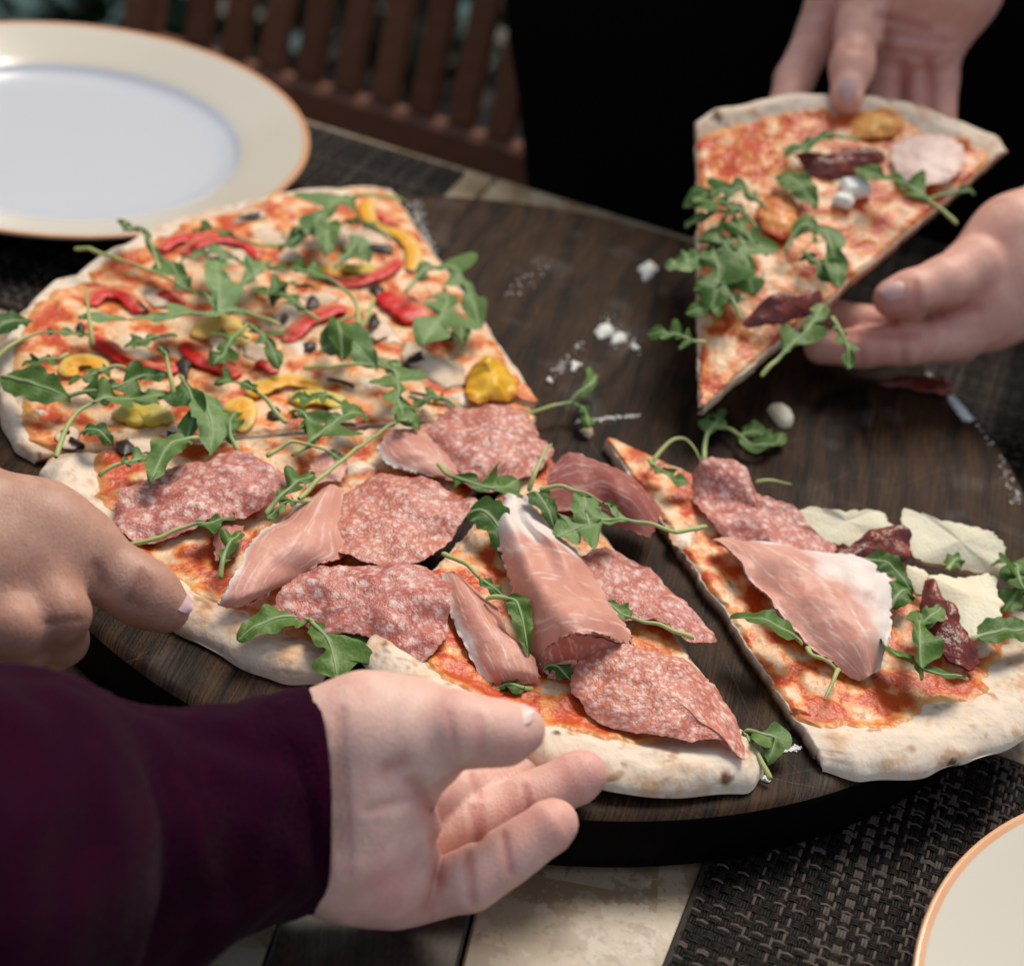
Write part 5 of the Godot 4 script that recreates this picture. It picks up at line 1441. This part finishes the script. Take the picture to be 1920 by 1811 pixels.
# groups: [k, [[a, b, ra, rb], ...]]; joined by a smooth minimum and meshed as surface nets
func flesh(g: Geo, groups: Array, cell: float, k_all: float, tint: Callable, creases := []) -> void:
	var lo := Vector3.ONE * 1e9
	var hi := -lo
	for gr in groups:
		for b in gr[1]:
			var r: float = maxf(b[2], b[3]) + cell * 4.0
			for e in [b[0], b[1]]:
				lo = lo.min(e - Vector3.ONE * r)
				hi = hi.max(e + Vector3.ONE * r)
	var nx := int((hi.x - lo.x) / cell) + 2
	var ny := int((hi.y - lo.y) / cell) + 2
	var nz := int((hi.z - lo.z) / cell) + 2
	var N := nx * ny * nz
	var big := 1.0
	var f := PackedFloat32Array()      # the field, negative inside
	f.resize(N)
	f.fill(big)
	var sy := nx
	var sz := nx * ny
	for gr in groups:
		var k: float = gr[0]
		var own := PackedFloat32Array()
		own.resize(N)
		own.fill(big)
		var margin := maxf(cell * 3.0, k + cell * 2.0)
		var glo := Vector3i(nx, ny, nz)
		var ghi := Vector3i.ZERO
		for b in gr[1]:
			var a: Vector3 = b[0]
			var e: Vector3 = b[1]
			var ra: float = b[2]
			var rb: float = b[3]
			var ab := e - a
			var il := 1.0 / maxf(ab.length_squared(), 1e-9)
			var R := maxf(ra, rb) + margin
			var bl := (a.min(e) - Vector3.ONE * R - lo) / cell
			var bh := (a.max(e) + Vector3.ONE * R - lo) / cell
			var x0 := maxi(0, int(bl.x))
			var y0 := maxi(0, int(bl.y))
			var z0 := maxi(0, int(bl.z))
			var x1 := mini(nx - 1, int(bh.x) + 1)
			var y1 := mini(ny - 1, int(bh.y) + 1)
			var z1 := mini(nz - 1, int(bh.z) + 1)
			glo = glo.min(Vector3i(x0, y0, z0))
			ghi = ghi.max(Vector3i(x1, y1, z1))
			for z in range(z0, z1 + 1):
				for y in range(y0, y1 + 1):
					var o := z * sz + y * sy
					for x in range(x0, x1 + 1):
						var ap := lo + Vector3(x, y, z) * cell - a
						var t := clampf(ap.dot(ab) * il, 0.0, 1.0)
						var d := (ap - ab * t).length() - ra - (rb - ra) * t
						if d < margin:
							var q := own[o + x]
							var hh := maxf(k - absf(d - q), 0.0)
							own[o + x] = minf(d, q) - hh * hh * 0.25 / k
		for z in range(glo.z, ghi.z + 1):
			for y in range(glo.y, ghi.y + 1):
				var o := z * sz + y * sy
				for x in range(glo.x, ghi.x + 1):
					var d := own[o + x]
					if d < big:
						var q := f[o + x]
						var hh := maxf(k_all - absf(d - q), 0.0)
						f[o + x] = minf(d, q) - hh * hh * 0.25 / k_all
	# creases: narrow grooves cut along the skin that faces the lens
	for c in creases:
		if c.size() < 6 or c[5] <= 0.0:
			continue
		var R: Vector3 = Vector3.ONE * (0.016 + float(c[2]))
		var bl: Vector3 = ((c[0] as Vector3).min(c[1] as Vector3) - R - lo) / cell
		var bh: Vector3 = ((c[0] as Vector3).max(c[1] as Vector3) + R - lo) / cell
		for z in range(maxi(0, int(bl.z)), mini(nz - 1, int(bh.z) + 1) + 1):
			for y in range(maxi(0, int(bl.y)), mini(ny - 1, int(bh.y) + 1) + 1):
				for x in range(maxi(0, int(bl.x)), mini(nx - 1, int(bh.x) + 1) + 1):
					var q := z * sz + y * sy + x
					if absf(f[q]) < cell * 3.0:
						var d := mark_dist(lo + Vector3(x, y, z) * cell, c)
						if d < c[2] * 2.0:
							f[q] += c[5] * exp(-d * d / (c[2] * c[2] * 0.36))
	for i in N:
		f[i] = minf(f[i], cell * 3.0)
	var idx := PackedInt32Array()
	idx.resize(N)
	idx.fill(-1)
	var b0 := g.v.size()
	var ofs := [0, 1, sy, sy + 1, sz, sz + 1, sz + sy, sz + sy + 1]
	for z in nz - 1:
		for y in ny - 1:
			var o := z * sz + y * sy
			for x in nx - 1:
				var i := o + x
				var c := 0
				for q in 8:
					if f[i + ofs[q]] < 0.0:
						c += 1
				if c == 0 or c == 8:
					continue
				var p := Vector3.ZERO
				var m := 0
				for e in [[0, 1], [2, 3], [4, 5], [6, 7], [0, 2], [1, 3], [4, 6], [5, 7], [0, 4], [1, 5], [2, 6], [3, 7]]:
					var fa := f[i + ofs[e[0]]]
					var fb := f[i + ofs[e[1]]]
					if (fa < 0.0) != (fb < 0.0):
						var t := fa / (fa - fb)
						var pa := Vector3(e[0] & 1, (e[0] >> 1) & 1, e[0] >> 2)
						var pb := Vector3(e[1] & 1, (e[1] >> 1) & 1, e[1] >> 2)
						p += pa.lerp(pb, t)
						m += 1
				p /= m
				var w := lo + (Vector3(x, y, z) + p) * cell
				var gx := 0.0
				var gy := 0.0
				var gz := 0.0
				for q in 8:
					var v := f[i + ofs[q]]
					gx += v if q & 1 else -v
					gy += v if q & 2 else -v
					gz += v if q & 4 else -v
				idx[i] = g.v.size()
				g.v.append(w)
				g.nr.append(Vector3(gx, gy, gz).normalized())
				g.c.append(tint.call(w))
	for z in range(1, nz - 1):
		for y in range(1, ny - 1):
			var o := z * sz + y * sy
			for x in range(1, nx - 1):
				var i := o + x
				var a := f[i] < 0.0
				for ax in 3:
					var st: int = [1, sy, sz][ax]
					if a == (f[i + st] < 0.0):
						continue
					var s1: int = [sy, sz, 1][ax]
					var s2: int = [sz, 1, sy][ax]
					var q0 := idx[i]
					var q1 := idx[i - s1]
					var q2 := idx[i - s1 - s2]
					var q3 := idx[i - s2]
					if q0 < 0 or q1 < 0 or q2 < 0 or q3 < 0:
						continue
					if a:
						g.ix.append_array(PackedInt32Array([q0, q2, q1, q0, q3, q2]))
					else:
						g.ix.append_array(PackedInt32Array([q0, q1, q2, q0, q2, q3]))

# px joints: [[x, y, depth, radius], ...] a chain of bones
func chain(pts: Array) -> Array:
	var out := []
	for k in pts.size() - 1:
		var a: Array = pts[k]
		var b: Array = pts[k + 1]
		out.append([far(a[0], a[1], a[2]), far(b[0], b[1], b[2]), a[3], b[3]])
	return out

func mark_dist(p: Vector3, m: Array) -> float:
	var v: Vector3 = m[4]
	var rel: Vector3 = p - m[0]
	var dep := rel.dot(v)
	if absf(dep) > 0.016:
		return 1.0
	rel -= v * dep
	var ab: Vector3 = m[1] - m[0]
	ab -= v * ab.dot(v)
	var t := clampf(rel.dot(ab) / maxf(ab.length_squared(), 1e-9), 0.0, 1.0)
	return (rel - ab * t).length()

func skin_tint(base: Color, ruddy: Color, marks: Array) -> Callable:
	return func(p: Vector3) -> Color:
		var k := 0.5 + 0.5 * nb(p, 40.0)
		var c := base.lerp(base.lerp(ruddy, 0.5), k)
		c = c.lerp(base * 1.10, 0.5 * sm(0.1, 0.6, na(p + Vector3(4, 4, 4), 85.0)))
		c = c.lerp(ruddy, 0.16 * sm(0.2, 0.7, nb(p + Vector3(1, 9, 2), 150.0)))
		c = c * (1.0 + 0.06 * nc(p, 420.0))
		for m in marks:
			var d := mark_dist(p, m)
			if d < m[2]:
				c = c.lerp(ruddy * (0.8 if m[5] > 0.0 else 1.0), m[3] * (1.0 - d / m[2]))  # creases redden; grooved ones also darken, their shade put into the colour
		return c

# a crease (with a depth) or a flushed patch on the skin that faces the lens
func mark(x0: float, y0: float, x1: float, y1: float, d: float, r: float, k: float, deep := 0.0) -> Array:
	return [far(x0, y0, d), far(x1, y1, d), r, k, ray((x0 + x1) / 2, (y0 + y1) / 2).normalized(), deep]

func nail(parent: Node3D, c: Vector3, along: Vector3, up: Vector3, w: float, l: float, bow: float, col: Color) -> void:
	along = along.normalized()
	var side := along.cross(up).normalized()
	up = side.cross(along).normalized()
	var g := Geo.new()
	var pos := PackedVector3Array()
	var cl := PackedColorArray()
	for j in 9:
		var t := j / 8.0
		var ww := w * 0.5 * (1.0 if t < 0.6 else sqrt(maxf(0.05, 1.0 - pow((t - 0.6) / 0.42, 2.0)))) * (0.86 + 0.14 * minf(t * 3.0, 1.0))
		for i in 9:
			var s := (i - 4) / 4.0
			pos.append(c + along * (t - 0.5) * l + side * s * ww - up * (bow * s * s + bow * 0.4 * pow(2.0 * t - 1.0, 2.0)))
			cl.append(col.lerp(Color(0.74, 0.58, 0.54), 0.6 if t > 0.88 else 0.0))
	g.grid(pos, cl, 9, 9)
	part("nail", g.mesh(M.nail), parent)

func nail_on(parent: Node3D, x: float, y: float, d: float, r: float, n: Vector3, along: Vector3, w: float, l: float, col: Color) -> void:
	# x, y, d: a joint; n and along in the lens's axes
	var up := (cam_basis * n).normalized()
	nail(parent, far(x, y, d) + up * r, cam_basis * along, up, w, l, 0.0016, col)

func build_people() -> void:
	# ---- the front hand, palm up under the slice, thumb on the crust
	var fair := Color(0.76, 0.51, 0.415)
	var ruddy := Color(0.64, 0.26, 0.22)
	var me := thing("person", "person in a purple sleeve reaching in to take the front slice", "person", far(300, 1600, 0.57))
	var palm := []
	palm += chain([[250, 1530, 0.575, 0.016], [500, 1470, 0.600, 0.0180], [590, 1420, 0.600, 0.0200], [690, 1392, 0.600, 0.0222], [772, 1384, 0.597, 0.0200]])
	palm += chain([[250, 1580, 0.572, 0.018], [530, 1570, 0.600, 0.0205], [670, 1600, 0.600, 0.0222], [715, 1625, 0.604, 0.0192]])
	palm += chain([[530, 1490, 0.600, 0.020], [690, 1500, 0.598, 0.0200], [738, 1565, 0.606, 0.0160]])
	palm += chain([[690, 1610, 0.605, 0.018], [756, 1672, 0.608, 0.0112]])
	var thumb := chain([[796, 1376, 0.594, 0.0160], [856, 1368, 0.590, 0.0116], [912, 1374, 0.592, 0.0092], [952, 1375, 0.595, 0.0088], [982, 1367, 0.597, 0.0068]])
	var index := chain([[770, 1490, 0.618, 0.0105], [880, 1478, 0.640, 0.0094], [985, 1446, 0.655, 0.0084], [1060, 1425, 0.668, 0.0075]])
	var middle := chain([[775, 1572, 0.626, 0.0105], [890, 1543, 0.630, 0.0098], [930, 1530, 0.632, 0.0090], [990, 1502, 0.634, 0.0091], [1030, 1484, 0.636, 0.0086], [1082, 1458, 0.638, 0.0088], [1096, 1450, 0.638, 0.0076]])
	var ring := chain([[790, 1600, 0.648, 0.0100], [930, 1592, 0.658, 0.0092], [1030, 1540, 0.663, 0.0086], [1088, 1508, 0.665, 0.0068]])
	var little := chain([[770, 1680, 0.612, 0.0104], [880, 1650, 0.604, 0.0100], [915, 1628, 0.605, 0.0091], [950, 1606, 0.606, 0.0091], [985, 1582, 0.607, 0.0085], [1030, 1550, 0.608, 0.0084], [1042, 1541, 0.609, 0.0072]])
	var marks := [mark(885, 1516, 897, 1590, 0.620, 0.0026, 0.8, 0.0010), mark(899, 1512, 905, 1586, 0.620, 0.0022, 0.6, 0.0007), mark(984, 1476, 994, 1534, 0.625, 0.0024, 0.75, 0.0008), mark(887, 1455, 897, 1492, 0.632, 0.0022, 0.6, 0.0007),
		mark(877, 1604, 888, 1690, 0.594, 0.0026, 0.75, 0.0010), mark(943, 1566, 957, 1634, 0.597, 0.0024, 0.75, 0.0008), mark(868, 1606, 876, 1680, 0.595, 0.0018, 0.4, 0.0004),
		mark(772, 1470, 802, 1519, 0.592, 0.0040, 0.5, 0.0016), mark(802, 1519, 819, 1575, 0.596, 0.0040, 0.5, 0.0016), mark(819, 1575, 821, 1650, 0.598, 0.0036, 0.5, 0.0014), mark(821, 1650, 798, 1706, 0.600, 0.0036, 0.5, 0.0012),
		mark(690, 1520, 790, 1490, 0.582, 0.0030, 0.3, 0.0006), mark(660, 1680, 787, 1624, 0.588, 0.0080, 0.25, 0.0014), mark(724, 1440, 757, 1425, 0.579, 0.0040, 0.7, 0.0003), mark(640, 1330, 655, 1640, 0.578, 0.0022, 0.35, 0.0005), mark(628, 1340, 640, 1640, 0.578, 0.0018, 0.25, 0.0004),
		mark(893, 1345, 900, 1420, 0.584, 0.0018, 0.45, 0.0004), mark(902, 1345, 909, 1415, 0.584, 0.0016, 0.35, 0.0004), mark(840, 1340, 856, 1420, 0.580, 0.0022, 0.3, 0.0004),
		mark(1060, 1450, 1110, 1450, 0.630, 0.018, 0.6), mark(1010, 1545, 1050, 1545, 0.600, 0.016, 0.6), mark(930, 1400, 985, 1395, 0.588, 0.012, 0.5), mark(830, 1450, 862, 1440, 0.60, 0.012, 0.5), mark(835, 1325, 850, 1330, 0.58, 0.012, 0.35), mark(700, 1660, 790, 1690, 0.59, 0.016, 0.4), mark(920, 1530, 970, 1510, 0.622, 0.008, 0.4), mark(905, 1640, 930, 1620, 0.596, 0.008, 0.4)]
	var g := Geo.new()
	flesh(g, [[0.008, palm], [0.007, thumb], [0.004, index], [0.004, middle], [0.004, ring], [0.004, little]], 0.0014, 0.0018, skin_tint(fair, ruddy, marks), marks)
	var body := part("body", g.mesh(M.skin), me)
	var view := -cam_basis.z
	nail_on(body, 960, 1374, 0.595, 0.0094, Vector3(0.08, 0.85, 0.52), Vector3(1.0, 0.10, -0.1), 0.0112, 0.0130, Color(0.80, 0.56, 0.50))
	# sleeve: a lofted tube with soft folds and a hemmed cuff
	sleeve(me, "sleeve", [[572, 1494, 0.601, 0.0366], [555, 1496, 0.600, 0.0372], [500, 1508, 0.597, 0.0370], [400, 1545, 0.584, 0.0385], [240, 1580, 0.567, 0.0445], [60, 1600, 0.545, 0.056], [-180, 1660, 0.50, 0.060], [-500, 1760, 0.46, 0.062]], Color(0.019, 0.0028, 0.0095), M.wool)

	# the rest of the sweater, unseen beside the lens, put in to block front light
	g = Geo.new()
	var cuff := far(-500, 1760, 0.46)
	var sx := Vector3(-0.52, 1.22, 0.10)
	flesh(g, [[0.06, [[cuff, Vector3(-0.50, 1.0, 0.02), 0.060, 0.062], [Vector3(-0.50, 1.0, 0.02), sx, 0.062, 0.08], [sx, Vector3(-0.60, 1.30, 0.14), 0.08, 0.09], [Vector3(-0.64, 0.55, 0.16), Vector3(-0.62, 1.2, 0.15), 0.15, 0.14], [Vector3(-0.82, 0.55, 0.20), Vector3(-0.80, 1.2, 0.19), 0.15, 0.14]]]], 0.018, 0.01, func(_p: Vector3) -> Color: return Color(0.019, 0.0028, 0.0095))
	part("unseen_sweater", g.mesh(M.wool), me)

	# ---- the darker hand pinching the crust at the left
	var tan_c := Color(0.50, 0.295, 0.22)
	var tan_r := Color(0.33, 0.125, 0.08)
	var he := thing("person_left", "person whose tanned hand pinches the crust from the left", "person", far(-60, 1040, 0.655))
	he.name = numbered("person")
	palm = []
	palm += chain([[-330, 960, 0.63, 0.030], [-120, 975, 0.648, 0.024], [70, 1012, 0.652, 0.0200], [150, 1036, 0.655, 0.0160]])
	palm += chain([[-330, 1060, 0.62, 0.030], [-120, 1060, 0.636, 0.022], [10, 1072, 0.642, 0.0180], [88, 1082, 0.645, 0.0140]])
	palm += chain([[-100, 1130, 0.632, 0.020], [0, 1125, 0.638, 0.015]])
	thumb = chain([[165, 1046, 0.655, 0.0132], [232, 1090, 0.656, 0.0110], [258, 1106, 0.657, 0.0104], [288, 1124, 0.659, 0.0098], [314, 1144, 0.661, 0.0078]])
	index = chain([[70, 1085, 0.640, 0.0130], [112, 1150, 0.632, 0.0102], [116, 1200, 0.648, 0.0088], [90, 1232, 0.662, 0.0078]])
	middle = chain([[0, 1115, 0.636, 0.0125], [26, 1178, 0.624, 0.0106], [28, 1232, 0.636, 0.0092], [5, 1262, 0.65, 0.0085]])
	ring = chain([[-50, 1160, 0.630, 0.0120], [-25, 1200, 0.630, 0.0105], [-40, 1245, 0.64, 0.009]])
	marks = [mark(238, 1126, 264, 1072, 0.646, 0.0022, 0.6, 0.0007), mark(248, 1130, 272, 1080, 0.646, 0.0020, 0.55, 0.0006), mark(258, 1134, 280, 1088, 0.647, 0.0020, 0.5, 0.0006), mark(268, 1140, 288, 1096, 0.648, 0.0018, 0.4, 0.0004), mark(190, 1060, 215, 1040, 0.643, 0.006, 0.3), mark(100, 1130, 125, 1160, 0.622, 0.012, 0.4), mark(20, 1160, 32, 1190, 0.614, 0.012, 0.4), mark(88, 1168, 150, 1162, 0.622, 0.0022, 0.5, 0.0006), mark(40, 1060, 140, 1075, 0.635, 0.014, 0.35), mark(120, 1020, 60, 940, 0.632, 0.008, 0.12), mark(178, 1062, 196, 1100, 0.643, 0.0030, 0.4, 0.0008)]
	g = Geo.new()
	flesh(g, [[0.010, palm], [0.007, thumb], [0.004, index], [0.004, middle], [0.004, ring]], 0.0018, 0.0040, skin_tint(tan_c, tan_r, marks), marks)
	body = part("body", g.mesh(M.skin), he)
	nail_on(body, 316, 1145, 0.661, 0.0090, Vector3(0.50, 0.62, 0.45), Vector3(0.75, -0.62, -0.15), 0.0108, 0.0140, Color(0.62, 0.42, 0.44))
	sleeve(he, "sleeve", [[-200, 1010, 0.640, 0.040], [-215, 1012, 0.638, 0.041], [-300, 1015, 0.63, 0.042], [-500, 1030, 0.61, 0.048]], Color(0.05, 0.05, 0.055), M.wool)

	g = Geo.new()
	var cuff2 := far(-500, 1030, 0.61)
	flesh(g, [[0.06, [[cuff2, Vector3(-0.62, 0.98, -0.50), 0.050, 0.06], [Vector3(-0.62, 0.98, -0.50), Vector3(-0.80, 1.24, -0.42), 0.06, 0.085], [Vector3(-0.95, 0.5, -0.45), Vector3(-0.93, 1.25, -0.45), 0.15, 0.14], [Vector3(-0.98, 0.5, -0.65), Vector3(-0.96, 1.25, -0.65), 0.15, 0.14]]]], 0.018, 0.01, func(_p: Vector3) -> Color: return Color(0.05, 0.05, 0.055))
	part("unseen_pullover", g.mesh(M.wool), he)  # unseen upper body, put in to block light from the left

	# ---- the person in black holding the slice
	var pink := Color(0.70, 0.405, 0.315)
	var pk_r := Color(0.54, 0.165, 0.125)
	var it := thing("person_black", "person in black holding up a slice with both hands", "person", Vector3(0.33, 0, -1.22))
	it.name = numbered("person")
	g = Geo.new()
	# the far hand, fingers under the crust and thumb on top
	palm = []
	palm += chain([[1860, -330, 0.98, 0.029], [1805, -130, 1.000, 0.026], [1795, -20, 1.005, 0.023], [1752, 95, 1.008, 0.0160]])
	palm += chain([[1800, -330, 0.98, 0.029], [1730, -130, 1.000, 0.026], [1712, -20, 1.005, 0.022], [1690, 90, 1.008, 0.0155]])
	palm += chain([[1740, -130, 1.002, 0.024], [1640, -40, 1.004, 0.019], [1620, 10, 1.000, 0.0150]])
	thumb = chain([[1628, -30, 0.990, 0.0165], [1612, 60, 0.982, 0.0125], [1598, 125, 0.968, 0.0110], [1586, 186, 0.956, 0.0088]])
	index = chain([[1575, -60, 1.012, 0.0150], [1535, 60, 1.015, 0.0120], [1490, 150, 1.010, 0.0110], [1470, 215, 0.995, 0.0100]])
	middle = chain([[1678, 90, 1.010, 0.0125], [1664, 150, 1.012, 0.0105], [1658, 215, 1.000, 0.0095]])
	ring = chain([[1718, 100, 1.010, 0.0125], [1722, 150, 1.012, 0.0105], [1722, 225, 1.000, 0.0095]])
	little = chain([[1762, 95, 1.010, 0.0125], [1762, 150, 1.010, 0.0105], [1762, 225, 1.000, 0.0095]])
	marks = [mark(1640, 90, 1800, 112, 0.985, 0.0045, 0.6, 0.0012), mark(1650, 30, 1740, 55, 0.982, 0.0045, 0.5, 0.0012), mark(1660, 60, 1790, 78, 0.984, 0.0035, 0.4, 0.0008), mark(1590, 88, 1622, 92, 0.970, 0.0030, 0.5, 0.0007), mark(1692, 120, 1696, 200, 1.000, 0.005, 0.6, 0.0016), mark(1741, 120, 1743, 205, 1.000, 0.005, 0.6, 0.0016), mark(1585, 160, 1590, 175, 0.972, 0.014, 0.5), mark(1660, 150, 1760, 160, 0.998, 0.012, 0.35), mark(1720, 0, 1800, 40, 0.985, 0.02, 0.35)]
	flesh(g, [[0.012, palm], [0.007, thumb], [0.004, index], [0.004, middle], [0.004, ring], [0.004, little]], 0.0022, 0.0026, skin_tint(pink, pk_r, marks), marks)
	# the near hand, under the slice from the right
	palm = []
	palm += chain([[2260, 250, 0.98, 0.030], [2020, 400, 0.935, 0.025], [1905, 455, 0.915, 0.0225], [1820, 510, 0.905, 0.0165]])
	palm += chain([[2260, 330, 0.97, 0.030], [2020, 470, 0.925, 0.026], [1900, 535, 0.912, 0.0215], [1800, 585, 0.905, 0.0155]])
	palm += chain([[1960, 520, 0.925, 0.024], [1850, 585, 0.910, 0.017], [1790, 620, 0.905, 0.0130]])
	thumb = chain([[1830, 505, 0.900, 0.0165], [1770, 535, 0.890, 0.0128], [1710, 553, 0.884, 0.0112], [1672, 560, 0.882, 0.0092]])
	index = chain([[1790, 600, 0.905, 0.0125], [1690, 614, 0.902, 0.0098], [1620, 608, 0.905, 0.0092], [1560, 590, 0.915, 0.0085]])
	middle = chain([[1800, 630, 0.902, 0.0125], [1700, 645, 0.892, 0.0105], [1620, 652, 0.892, 0.0098], [1540, 650, 0.900, 0.0088]])
	ring = chain([[1800, 640, 0.92, 0.0115], [1680, 648, 0.915, 0.0095], [1560, 650, 0.915, 0.0085]])
	var marks2 := [mark(1700, 600, 1720, 625, 0.89, 0.012, 0.35), mark(1640, 600, 1660, 622, 0.895, 0.012, 0.45), mark(1640, 655, 1650, 680, 0.88, 0.012, 0.45), mark(1665, 560, 1690, 562, 0.87, 0.016, 0.55), mark(1760, 590, 1850, 560, 0.885, 0.012, 0.4), mark(1716, 530, 1722, 582, 0.874, 0.0030, 0.5, 0.0008), mark(1690, 632, 1698, 680, 0.882, 0.0032, 0.5, 0.0008), mark(1612, 632, 1620, 680, 0.884, 0.0032, 0.5, 0.0008), mark(1560, 628, 1720, 630, 0.885, 0.0035, 0.6, 0.0012), mark(1740, 588, 1830, 578, 0.885, 0.0045, 0.6, 0.0016)]
	flesh(g, [[0.012, palm], [0.007, thumb], [0.004, index], [0.004, middle], [0.004, ring]], 0.0022, 0.0026, skin_tint(pink, pk_r, marks2), marks2)
	body = part("body", g.mesh(M.skin), it)
	nail_on(body, 1588, 176, 0.957, 0.0102, Vector3(-0.12, 0.12, 1.0), Vector3(-0.2, -1.0, 0.1), 0.0100, 0.0115, Color(0.60, 0.38, 0.33))
	nail_on(body, 1676, 559, 0.882, 0.0106, Vector3(-0.25, 0.30, 0.92), Vector3(-1.0, -0.12, -0.25), 0.0100, 0.0115, Color(0.60, 0.38, 0.33))
	# black clothes: trunk, upper arms and sleeves in one surface
	g = Geo.new()
	var tw := []
	tw += chain([[1360, -700, 1.20, 0.085], [1322, -350, 1.22, 0.125], [1336, 0, 1.26, 0.130], [1356, 350, 1.32, 0.128], [1340, 800, 1.44, 0.125]])
	tw += chain([[1900, -600, 1.20, 0.085], [1860, -300, 1.22, 0.125], [1850, 50, 1.26, 0.130], [1820, 400, 1.32, 0.128], [1790, 850, 1.44, 0.125]])
	tw += chain([[1340, 800, 1.44, 0.105], [1240, 1500, 1.75, 0.075], [1190, 1900, 1.9, 0.06]])
	tw += chain([[1790, 850, 1.44, 0.105], [1600, 1500, 1.75, 0.075], [1520, 1900, 1.9, 0.06]])
	tw += chain([[1360, -700, 1.20, 0.07], [1500, -560, 1.10, 0.052], [1840, -290, 0.985, 0.040]])
	tw += chain([[1960, -560, 1.20, 0.07], [2350, -150, 1.08, 0.054], [2210, 275, 0.97, 0.040]])
	flesh(g, [[0.06, tw]], 0.016, 0.02, func(p: Vector3) -> Color: return Color(0.0055, 0.0055, 0.006) * (1.0 + 0.3 * na(p, 30.0)))
	part("black_clothes", g.mesh(M.black_cloth), it)

func sleeve(parent: Node3D, called: String, rows: Array, col_c: Color, m: Material) -> void:
	var axis := PackedVector3Array()
	var rad := []
	for r in rows:
		axis.append(far(r[0], r[1], r[2]))
		rad.append(r[3])
	var g := Geo.new()
	var pos := PackedVector3Array()
	var col := PackedColorArray()
	var n := 90
	var seg := 96
	var first_d := (axis[1] - axis[0]).normalized()
	var rows_n := 0
	var ring := func(p: Vector3, d: Vector3, r: float, s: float, fold: float) -> void:
		var a := d.cross(cam_basis.y).normalized()
		var b := a.cross(d).normalized()
		for i in seg:
			var an := TAU * i / seg
			var o := a * cos(an) * r * 1.0 + b * sin(an) * r * 1.0
			var q := p + o
			var w := 0.0018 * fold * (na(q, 22.0) + 0.6 * na(q + Vector3(1, 5, 2), 46.0)) + 0.0004 * nc(q, 420.0)
			pos.append(q + o.normalized() * w)
			col.append(col_c * (1.0 + 0.10 * nb(q, 60.0)))
	# the hem turned in, then the outside
	ring.call(axis[0] + first_d * 0.012, first_d, rad[0] - 0.003, 0, 0.2)
	ring.call(axis[0] + first_d * 0.001, first_d, rad[0] - 0.0026, 0, 0.2)
	ring.call(axis[0] - first_d * 0.0005, first_d, rad[0] - 0.0012, 0, 0.2)
	rows_n = 3
	for j in n + 1:
		var s := float(j) / n
		var p := spline(axis, s)
		var d := (spline(axis, minf(s + 0.01, 1)) - spline(axis, maxf(s - 0.01, 0))).normalized()
		var f := s * (rad.size() - 1)
		var k := mini(int(f), rad.size() - 2)
		ring.call(p, d, lerpf(rad[k], rad[k + 1], f - k), s, sm(0.0, 0.25, s) * 1.2 + 0.15)
		rows_n += 1
	g.grid(pos, col, seg, rows_n, false, true)
	part(called, g.mesh(m), parent)
